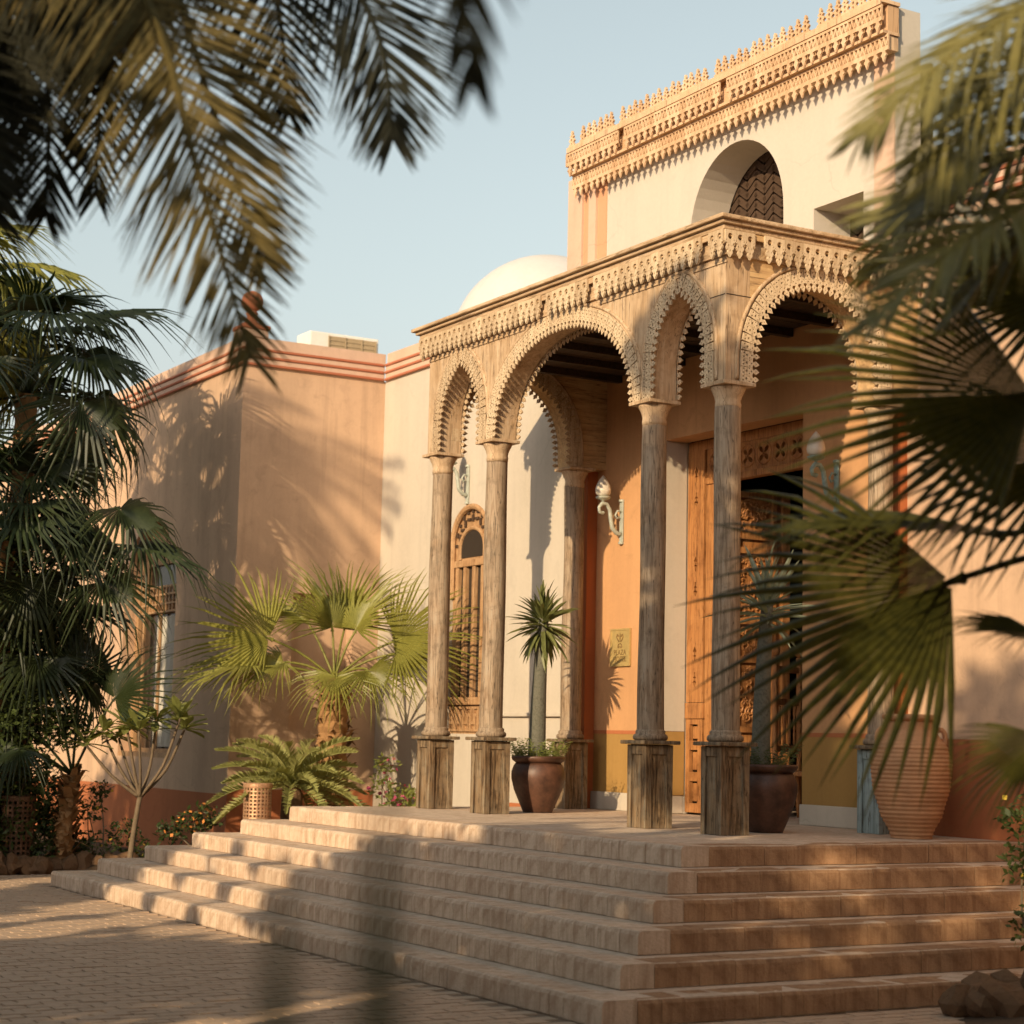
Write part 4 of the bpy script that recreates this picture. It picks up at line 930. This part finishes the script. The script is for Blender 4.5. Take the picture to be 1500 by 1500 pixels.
def greens(loc, label, r, n, seed, mat='bush'):
    t = thing('pot_greenery', label, 'ground cover', loc); g = random.Random(seed); mb = MB()
    for i in range(n):
        a = g.random()*6.28; q = r*math.sqrt(g.random()); p = Vector((q*math.cos(a), q*math.sin(a), 0)); d = Vector((math.cos(a)*.6, math.sin(a)*.6, 1)).normalized(); l = g.uniform(.12, .30)
        for k in range(7):
            c = p+d*l*(k+1)/7; s = Vector((g.gauss(0, 1), g.gauss(0, 1), g.gauss(0, .5))).normalized()*.028; b = s.orthogonal().normalized()*.006
            mb.add([c-s, c+b, c+s, c-b], [(0, 1, 2, 3)])
    tag(mb.build('foliage', mat, t, recalc=False), kind='stuff'); return t
pot((.73, 4.32, 0), 'glazed brown pot between the second column and the orange wall strip')
pot_tree((.73, 4.36, .53), 'spiny grey stemmed potted tree with an olive crown before the cream wall', 1.56, .10, .37, 135, 'potleaf', 3, .046, lean=(.05, .0), e0=-68)
greens((.73, 4.32, .53), 'feathery greenery around the stem in the pot by the cream wall', .24, 230, 4, 'bushlight')
pot((.68, .30, 0), 'glazed brown pot partly hidden behind the corner column pedestal', .28, .60)
pot_tree((.66, .36, .53), 'potted tree with pale grey strap leaves in front of the dark doorway', 1.50, .095, .50, 58, 'yucca', 6, .05, lean=(.02, -.06), e0=-30)
greens((.68, .30, .53), 'dark greenery around the stem in the pot by the doorway', .19, 120, 9)
# big ribbed jar
jar = thing('amphora_jar', 'large ribbed terracotta jar with two small handles at the right end of the platform', 'jar', (1.44, -.75, 0))
prof = []; N_ = 150
def jr(z):
    pts = [(0, .175), (.04, .185), (.22, .272), (.45, .335), (.64, .350), (.78, .312), (.88, .235), (.93, .206), (1.0, .203)]
    for (a, r1), (b, r2) in zip(pts, pts[1:]):
        if z <= b: f = (z-a)/(b-a); f = f*f*(3-2*f)*.5+f*.5; return r1+(r2-r1)*f
    return pts[-1][1]
for i in range(N_+1):
    z = 1.0*i/N_; rib = .0042*math.cos(z*2*math.pi*27+.5*math.sin(z*9)) if z < .84 else 0; prof.append((jr(z)+rib, z))
MB().lathe(prof+[(.16, 1.0), (.15, .9)], n=48).build('body', 'jar', jar, smooth=True)
MB().lathe([(.202, 1.001), (.24, 1.02), (.252, 1.045), (.24, 1.062), (.19, 1.062), (.18, 1.02)], n=40).build('rim', 'jar', jar, smooth=True)
for s in (-1, 1):
    c = E1*s; P = [c*.19+Vector((0, 0, .91)), c*.26+Vector((0, 0, .935)), c*.295+Vector((0, 0, .885)), c*.29+Vector((0, 0, .80))]
    MB().tube(bez(P, 8), .022, 8).build('handle', 'jar', jar, smooth=True)
# perforated lanterns
def lantern(loc, label, r, h, mat, nx=22, nz=11):
    t = thing('lantern', label, 'lantern', loc, 0, 'perforated lanterns beside the steps'); mb = MB()
    for i in range(nx):
        for j in range(nz):
            a0, a1 = 2*math.pi*i/nx, 2*math.pi*(i+1)/nx; z0, z1 = .05+(h-.1)*j/nz, .05+(h-.1)*(j+1)/nz; am, zm = (a0+a1)/2, (z0+z1)/2; qa_, qz = (a1-a0)*.27, (z1-z0)*.27
            P = lambda a, z, k=0: ((r-k)*math.cos(a), (r-k)*math.sin(a), z)
            o = [P(a0, z0), P(a1, z0), P(a1, z1), P(a0, z1)]; q = [P(am-qa_, zm-qz), P(am+qa_, zm-qz), P(am+qa_, zm+qz), P(am-qa_, zm+qz)]; qi = [P(am-qa_, zm-qz, .006), P(am+qa_, zm-qz, .006), P(am+qa_, zm+qz, .006), P(am-qa_, zm+qz, .006)]
            mb.add(o+q+qi, [(k, (k+1) % 4, 4+(k+1) % 4, 4+k) for k in range(4)]+[(4+k, 4+(k+1) % 4, 8+(k+1) % 4, 8+k) for k in range(4)])
    tag(mb.build('pierced_drum', mat, t, recalc=False), kind='stuff')
    for z in (0, h-.055): MB().lathe([(r-.012, z), (r+.008, z), (r+.01, z+.02), (r+.01, z+.045), (r, z+.055), (r-.012, z+.055)], n=32).build('band', mat, t)
    return t
lantern((-.83, 8.30, -.42), 'copper pierced lantern drum standing in front of the cycad', .17, .60, 'copper')
lantern((-3.30, 9.85, -.86), 'dark pierced lantern drum in the shade of the left bed', .20, .82, 'lanterndark', 20, 12)
# air conditioner on the roof
ac = thing('air_conditioner', 'white roof air conditioner with a tan grille behind the wing parapet', 'air conditioner', (2.3, 13.0, 5.92))
B(-.57, .60, 0, .5, .0, 1.02).build('casing', 'white', ac, bevel=.02); B(-.58, -.571, .03, .47, .45, .98).build('side_panel', 'white', ac)
B(-.26, .55, -.012, -.001, .52, .97).build('grille', 'vent', ac)
for i in range(6): B(-.25, .54, -.022, -.013, .55+i*.07, .58+i*.07).build('slat', 'vent', ac)
for x in (-.26, .02, .30, .54): B(x-.012, x+.012, -.030, -.023, .52, .97).build('grille_post', 'vent', ac)
# carved chair inside the doorway
ch = thing('carved_chair', 'orange turned wood chair just inside the dark doorway', 'chair', (3.1, 2.72, 0), R(20))
def turned(x, y, z0, z1, r=.022):
    n = 14; return MB().lathe([(r*(.75+.45*abs(math.sin(i*1.25))), z0+(z1-z0)*i/n) for i in range(n+1)], (x, y, 0), 10)
for x in (-.25, .25):
    turned(x, -.24, 0, .45).build('leg', 'doorwood', ch, smooth=True); turned(x, .24, 0, 1.72, .03).build('back_post', 'doorwood', ch, smooth=True)
    MB().lathe([(.01, 1.72), (.05, 1.75), (.055, 1.80), (.03, 1.84), (.0, 1.86)], (x, .24, 0), 12).build('finial', 'doorwood', ch, smooth=True)
B(-.29, .29, -.28, .28, .45, .50).build('seat', 'doorwood', ch, bevel=.012)
for z in (.7, 1.2, 1.55): B(-.23, .23, .225, .255, z, z+.07).build('back_rail', 'doorwood', ch, bevel=.008)
for x in (-.15, -.05, .05, .15): turned(x, .24, .775, 1.195, .014).build('spindle', 'doorwood', ch, smooth=True)

# ---------------------------------------------------------------- beds, stones, shrubs
bedm = MB(); n = 14; vs = []
for j in range(n+1):
    for i in range(n+1):
        x = -9+11*i/n; y = 7.9+3.2*j/n if x > -2.6 else 9.58+(1.5)*j/n
        vs.append((x, y, GZ+.02+(.16*math.sin(math.pi*j/n)*(.6+.4*math.sin(i*1.7)) if x < -1.2 else min(.5, .3*(x+1.4))*math.sin(math.pi*min(1, .15+j/n*.9))+.05)))
bedm.add(vs, [(j*(n+1)+i, j*(n+1)+i+1, (j+1)*(n+1)+i+1, (j+1)*(n+1)+i) for j in range(n) for i in range(n)])
tag(bedm.build('garden_bed', 'soil', None, smooth=True), kind='structure')
tag(MB().lathe([(.001, .16), (1.2, .12), (2.1, .06), (2.6, 0), (2.6, -.05)], (.9, -5.6, GZ), 28).build('garden_bed', 'soil'), kind='structure')
def rockmesh(r, seed, sq=(1, 1, 1)):
    g = random.Random(seed); bm = bmesh.new(); bmesh.ops.create_icosphere(bm, subdivisions=2, radius=r)
    ph = [g.uniform(0, 6) for _ in range(6)]
    for v in bm.verts:
        c = v.co/r; k = 1+.18*math.sin(3*c.x+ph[0])+.16*math.sin(4*c.y+ph[1])+.14*math.sin(5*c.z+ph[2])+g.uniform(-.07, .07); v.co = Vector((v.co.x*k*sq[0], v.co.y*k*sq[1], v.co.z*k*sq[2]))
    me = bpy.data.meshes.new('stone'); bm.to_mesh(me); bm.free(); me.materials.append(M['rock']); return me
rocks = [rockmesh(1, s, (1, .8, 1.1)) for s in range(4)]
def rock(loc, s, i, label, group, rot):
    o = bpy.data.objects.new('stone', rocks[i % 4]); COL.objects.link(o); o.location = loc; o.scale = (s, s, s); o.rotation_euler = rot; tag(o, label, 'stone', group); return o
for i in range(12):
    x = -3.95+i*.175
    rock((x, 9.58-.02*(i % 2), GZ+.10), .12+.02*(i % 3), i, ['first', 'second', 'third', 'fourth', 'fifth', 'sixth', 'seventh', 'eighth', 'ninth', 'tenth', 'eleventh', 'last'][i]+' stone from the left in the row edging the dark bed', 'edging stones of the left bed', (rnd.uniform(0, 3), rnd.uniform(0, 3), rnd.uniform(0, 6)))
for i, (x, y, s) in enumerate([(-.98, -3.88, .13), (-.80, -3.92, .16), (-.62, -3.98, .17), (-.80, -4.16, .16), (-.45, -4.02, .15), (-.60, -4.22, .17), (-.92, -4.05, .11), (-.30, -4.1, .16)]):
    rock((x, y, GZ+s*.7), s, i, ['leftmost pointed stone of the heap', 'second stone from the left in the heap', 'tallest stone in the middle of the heap', 'front stone of the heap below the tall one', 'stone right of the tall one in the heap', 'front right stone of the heap', 'smallest stone at the left of the heap', 'rightmost stone of the heap'][i]+' at the foot of the steps', 'stones at the lower right corner', (i*1.1, i*.7, i*2.))
def shrub(name, label, cat, loc, centers, n, size, mat, seed, stems=6, flowers=None, group=None, thin=.45):
    t = thing(name, label, cat, loc, 0, group); g = random.Random(seed); mb = MB()
    for i in range(stems):
        c = centers[i % len(centers)][0]; q = Vector((g.uniform(-.06, .06), g.uniform(-.06, .06), 0)); mb.tube(bez([q, q+Vector(c)*.5+Vector((g.uniform(-.08, .08), g.uniform(-.08, .08), 0)), Vector(c)], 6), [.013, .012, .011, .01, .008, .006, .004], 5)
    mb.build('stems', 'stem', t)
    tag(leafcloud(MB(), centers, n, size, seed, thin).build('foliage', mat, t, recalc=False), kind='stuff')
    if flowers: tag(leafcloud(MB(), centers, flowers[0], flowers[1], seed+1, .9).build('flowers', flowers[2], t, recalc=False), kind='stuff')
    return t
shrub('flowering_shrub', 'spindly shrub with magenta blossoms left of the first column', 'shrub', (1.0, 8.3, -.6), [((-.1, .1, .75), .20), ((.12, -.1, .62), .20), ((.05, .3, 1.0), .16), ((-.15, -.3, .55), .18), ((.0, -.5, .62), .16)], 420, .075, 'bushlight', 3, 9, (46, .06, 'flower'))
shrub('flowering_shrub', 'low shrub with orange blossoms beside the upper left steps', 'shrub', (-1.45, 8.75, -.8), [((0, 0, .5), .22), ((.25, .2, .55), .2), ((-.25, .1, .38), .2)], 420, .08, 'bush', 5, 6, (60, .05, 'orangeflower'))
shrub('garden_shrub', 'leafy shrub in front of the lit red dado of the wing', 'shrub', (-2.25, 9.7, GZ), [((0, 0, .35), .24), ((.25, 0, .5), .22), ((-.2, .1, .75), .2), ((.4, .05, .28), .22), ((-.05, .1, 1.0), .14)], 620, .07, 'bush', 6, 9, (30, .05, 'yellowflower'))
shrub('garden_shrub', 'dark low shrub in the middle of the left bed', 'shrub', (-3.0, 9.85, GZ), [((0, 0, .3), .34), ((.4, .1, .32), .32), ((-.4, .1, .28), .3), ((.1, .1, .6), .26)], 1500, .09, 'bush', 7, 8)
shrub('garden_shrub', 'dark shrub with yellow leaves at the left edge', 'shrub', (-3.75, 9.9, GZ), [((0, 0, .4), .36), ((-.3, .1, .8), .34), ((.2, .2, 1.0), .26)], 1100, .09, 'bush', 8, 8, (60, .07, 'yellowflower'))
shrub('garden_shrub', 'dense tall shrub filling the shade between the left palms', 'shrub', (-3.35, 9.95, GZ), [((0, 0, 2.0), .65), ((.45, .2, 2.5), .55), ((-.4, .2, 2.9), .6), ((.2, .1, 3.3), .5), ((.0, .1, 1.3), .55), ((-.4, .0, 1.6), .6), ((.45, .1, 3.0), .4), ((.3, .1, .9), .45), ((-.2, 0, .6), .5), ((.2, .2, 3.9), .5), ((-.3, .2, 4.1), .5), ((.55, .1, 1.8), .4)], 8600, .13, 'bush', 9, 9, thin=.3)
shrub('flowering_shrub', 'dark shrub with a few yellow leaves at the right end of the steps', 'shrub', (-.02, -3.62, GZ), [((0.05, 0, .55), .22), ((.05, .1, .95), .22), ((.12, .2, 1.25), .22), ((.3, -.1, .8), .3), ((.32, .1, 1.4), .2)], 1100, .07, 'bush', 10, 10, (12, .06, 'yellowflower'))
shrub('garden_shrub', 'thin twiggy plant beside the stones at the lower right', 'shrub', (-.25, -3.95, GZ), [((-.05, .05, .45), .14), ((.1, 0, .6), .14)], 90, .06, 'bushlight', 11, 7)
# blades close to the lens
bl_ = thing('strap_leaf_plant', 'blurred dark strap leaves close to the camera at the bottom', 'plant', (-9.50, -12.40, GZ))
for i, (tip, x, y) in enumerate([((.02, .11, 1.66), 0, .05), ((.01, -.04, 1.72), .02, -.04), ((-.5, .4, 1.0), -.05, 0), ((.45, -.35, 1.05), .05, -.1), ((-.3, -.5, .9), 0, -.1)]):
    P = bez([(x, y, 0), ((x*.7+tip[0]*.3), (y*.7+tip[1]*.3), tip[2]*.5), tip], 10); vs = []; W = E1
    for k, p in enumerate(P): w = .021*(1-(k/10)**5)+.002; vs += [p-W*w, p+Vector((-.5, -.86, 0))*w*.3, p+W*w]
    MB().add(vs, [f for j in range(10) for f in ((3*j, 3*j+1, 3*j+4, 3*j+3), (3*j+1, 3*j+2, 3*j+5, 3*j+4))]).build('leaf', 'blade', bl_, recalc=False)

# ---------------------------------------------------------------- unseen trees left of the path, crowns placed to shade steps, ground and walls
def shade_tree(label, base, centers, n, seed, size=.24):
    t = thing('shade_tree', label, 'tree', base, 0, 'unseen shade trees on the left of the path'); mb = MB()
    top = Vector((0, 0, min(c[0][2] for c in centers)-.2)); trunk(mb, (0, 0, -.1), top, .16, .12, seed, 6, .04); mb.build('trunk', 'trunk', t)
    lm = MB()
    for c, r in centers: lm.tube(bez([top*.9, top+(Vector(c)-top)*.5+Vector((0, 0, .15)), Vector(c)], 5), [.07, .06, .05, .04, .03, .015], 6)
    lm.build('limbs', 'trunk', t)
    tag(leafcloud(MB(), centers, n, size, seed, .5).build('crown', 'bush', t, recalc=False), kind='stuff')
TREES = [('low round garden tree on the left of the path, farther of two', (-12.6, .95, GZ), [((0, 0, 2.9), .9), ((.3, .6, 3.4), .8), ((0, -.85, 2.3), .8), ((0, .9, 4.3), .7), ((0, .1, 4.4), .7)], 4600),
         ('low round garden tree on the left of the path, nearer of two', (-12.6, -2.7, GZ), [((0, 0, 2.7), .85), ((.1, .62, 2.4), .75), ((-.4, -.6, 3.2), .8), ((.2, -1.0, 3.0), .8)], 4200),
         ('garden tree in the middle of the row on the left of the path', (-13.2, -4.9, GZ), [((0, 0, 3.5), 1.1), ((.9, .6, 3.2), .9), ((-.6, -1.2, 3.6), 1.0), ((.2, -.4, 4.7), .9), ((0, .7, 5.0), .9), ((.1, -1.0, 5.1), 1.0)], 7500),
         ('tall garden tree in front of the nearest one on the left', (-12.6, -8.8, GZ), [((0, 0, 3.9), 1.1), ((.6, .9, 3.6), 1.0), ((-.4, -1.2, 3.9), 1.1), ((0, -.2, 2.9), .9), ((.3, -.6, 7.2), 1.0), ((-.2, .5, 7.5), .9), ((.4, -.9, 7.9), .8), ((.3, 1.2, 7.0), .8)], 5600),
         ('round garden tree just behind the camera on the left', (-13.4, -11.8, GZ), [((0, 0, 4.2), 1.2), ((.9, .9, 5.2), .8), ((-.4, -1.2, 4.4), 1.2), ((.9, -1.2, 6.0), .5), ((.6, .3, 3.2), .9), ((.2, -.2, 7.9), .6)], 7000),
         ('garden tree up the path before the left bed', (-12.2, 4.9, GZ), [((0, 0, 3.9), 1.2), ((.4, 1.3, 3.9), 1.1), ((.1, .9, 5.3), 1.0), ((.1, 1.9, 5.0), 1.0), ((0, .9, 6.6), .9)], 6500),
         ('garden tree farthest up the path on the left', (-12.4, 7.9, GZ), [((0, 0, 3.9), 1.1), ((.4, 1.0, 4.2), 1.0), ((-.3, -1.1, 4.6), 1.0), ((.1, .6, 5.6), 1.0), ((.2, -.9, 6.2), .9)], 3600),
         ('tall slim garden tree shading the corner of the portico', (-9.9, -5.35, GZ), [((0, -.2, 5.9), .8), ((.1, .3, 6.6), .8), ((-.1, -.3, 7.4), .8), ((.1, .3, 8.1), .8), ((0, -.3, 8.8), .75), ((.1, .2, 9.5), .6)], 4200)]
for i, (l, b, c, n) in enumerate(TREES): shade_tree(l, b, c, n, 20+i)
shade_tree('unseen broad leaved tree with a loose crown shaped to dapple the steps', (-13.0, -7.6, GZ), [((0, .1, 4.9), .8), ((.1, 1.1, 4.9), .8), ((-.1, 2.0, 4.9), .8), ((.1, -.9, 4.6), .9), ((0, -1.8, 4.7), .9), ((-.1, -2.8, 4.8), .9), ((.1, .6, 5.6), .6), ((0, 1.7, 5.7), .6), ((0, .2, 4.2), .8), ((.1, -1.4, 3.8), .9), ((0, 1.3, 4.1), .8), ((0, -2.6, 3.9), .9), ((0, -3.2, 5.9), .9), ((0, -1.2, 5.7), .6), ((.1, -.5, 5.6), .7)], 2100, 77, .42)  # unseen, sparse big leaves chosen for patchy shade
feather_palm('very tall date palm left of the path before the left wing', (-12.4, 3.7, GZ), (-12.4, 3.7, 9.9), arcs((-12.4, 3.7, 9.9), 22, 5, 1.8, -30, 75, .9), ['dateshade', 'date'])  # unseen palm added for streaky frond shade on the wing
for i, (q, h) in enumerate(((5.55, 5.3), (6.75, 5.4))):  # narrow columns added to throw shade bands across the left steps
    shade_tree(['nearer', 'farther'][i]+' unseen slender cypress added to band the steps with shade', (-13.4, q-.6*13.4, GZ), [((0, 0, 1.2+(h-1.4)*k/9), .23-.014*k) for k in range(10)], 1900, 60+i, .14)
for l, c, k in (('tall date palm standing out of the picture before the left wing', (-9.0, 7.4, 6.9), 8),):
    fl = arcs(c, 16, k, 2.5, -35, 70, .9); feather_palm(l, (c[0], c[1], GZ), c, fl, ['dateshade', 'date'])

# ---------------------------------------------------------------- unseen tree belts added to hold back skylight (behind the camera and to the sides)
def belt(pts, h, seed, label):
    g = random.Random(seed); mb = MB(); core = MB()
    P = resample([Vector((a, b)) for a, b in pts], 2.6)[0]
    for p, t in P:
        hh = h*g.uniform(.8, 1.12); r = g.uniform(1.6, 2.4)
        cl = [((p.x+g.uniform(-1, 1), p.y+g.uniform(-1, 1), GZ+z), r) for z in [1.2+(hh-2.4)*k/4 for k in range(5)]]
        leafcloud(mb, cl, 420, .9, g.randint(0, 9999), .6)
        core.lathe([(.3, 0), (1.3, .8), (1.5, hh*.5), (1.0, hh*.8), (.1, hh*.92)], (p.x, p.y, GZ), 8)
    mb.add(core.v, core.f); o = mb.build('unseen_tree_belt', 'bush', None, recalc=False)
    return tag(o, label, 'trees', None, 'stuff')
belt([(-30, 34), (-29, 18), (-28, 2), (-27, -14), (-24, -26)], 8.0, 1, 'unseen dark tree belt cutting skylight along the left side')
belt([(-18, -27), (-8, -29), (4, -27), (13, -21), (18, -10)], 16.0, 2, 'unseen tall dark tree belt cutting skylight behind the camera and to the right')
belt([(-13, -22), (-7, -20), (-2, -16), (.6, -11)], 9.5, 3, 'unseen dark tree belt cutting skylight close behind the path and the right palms')
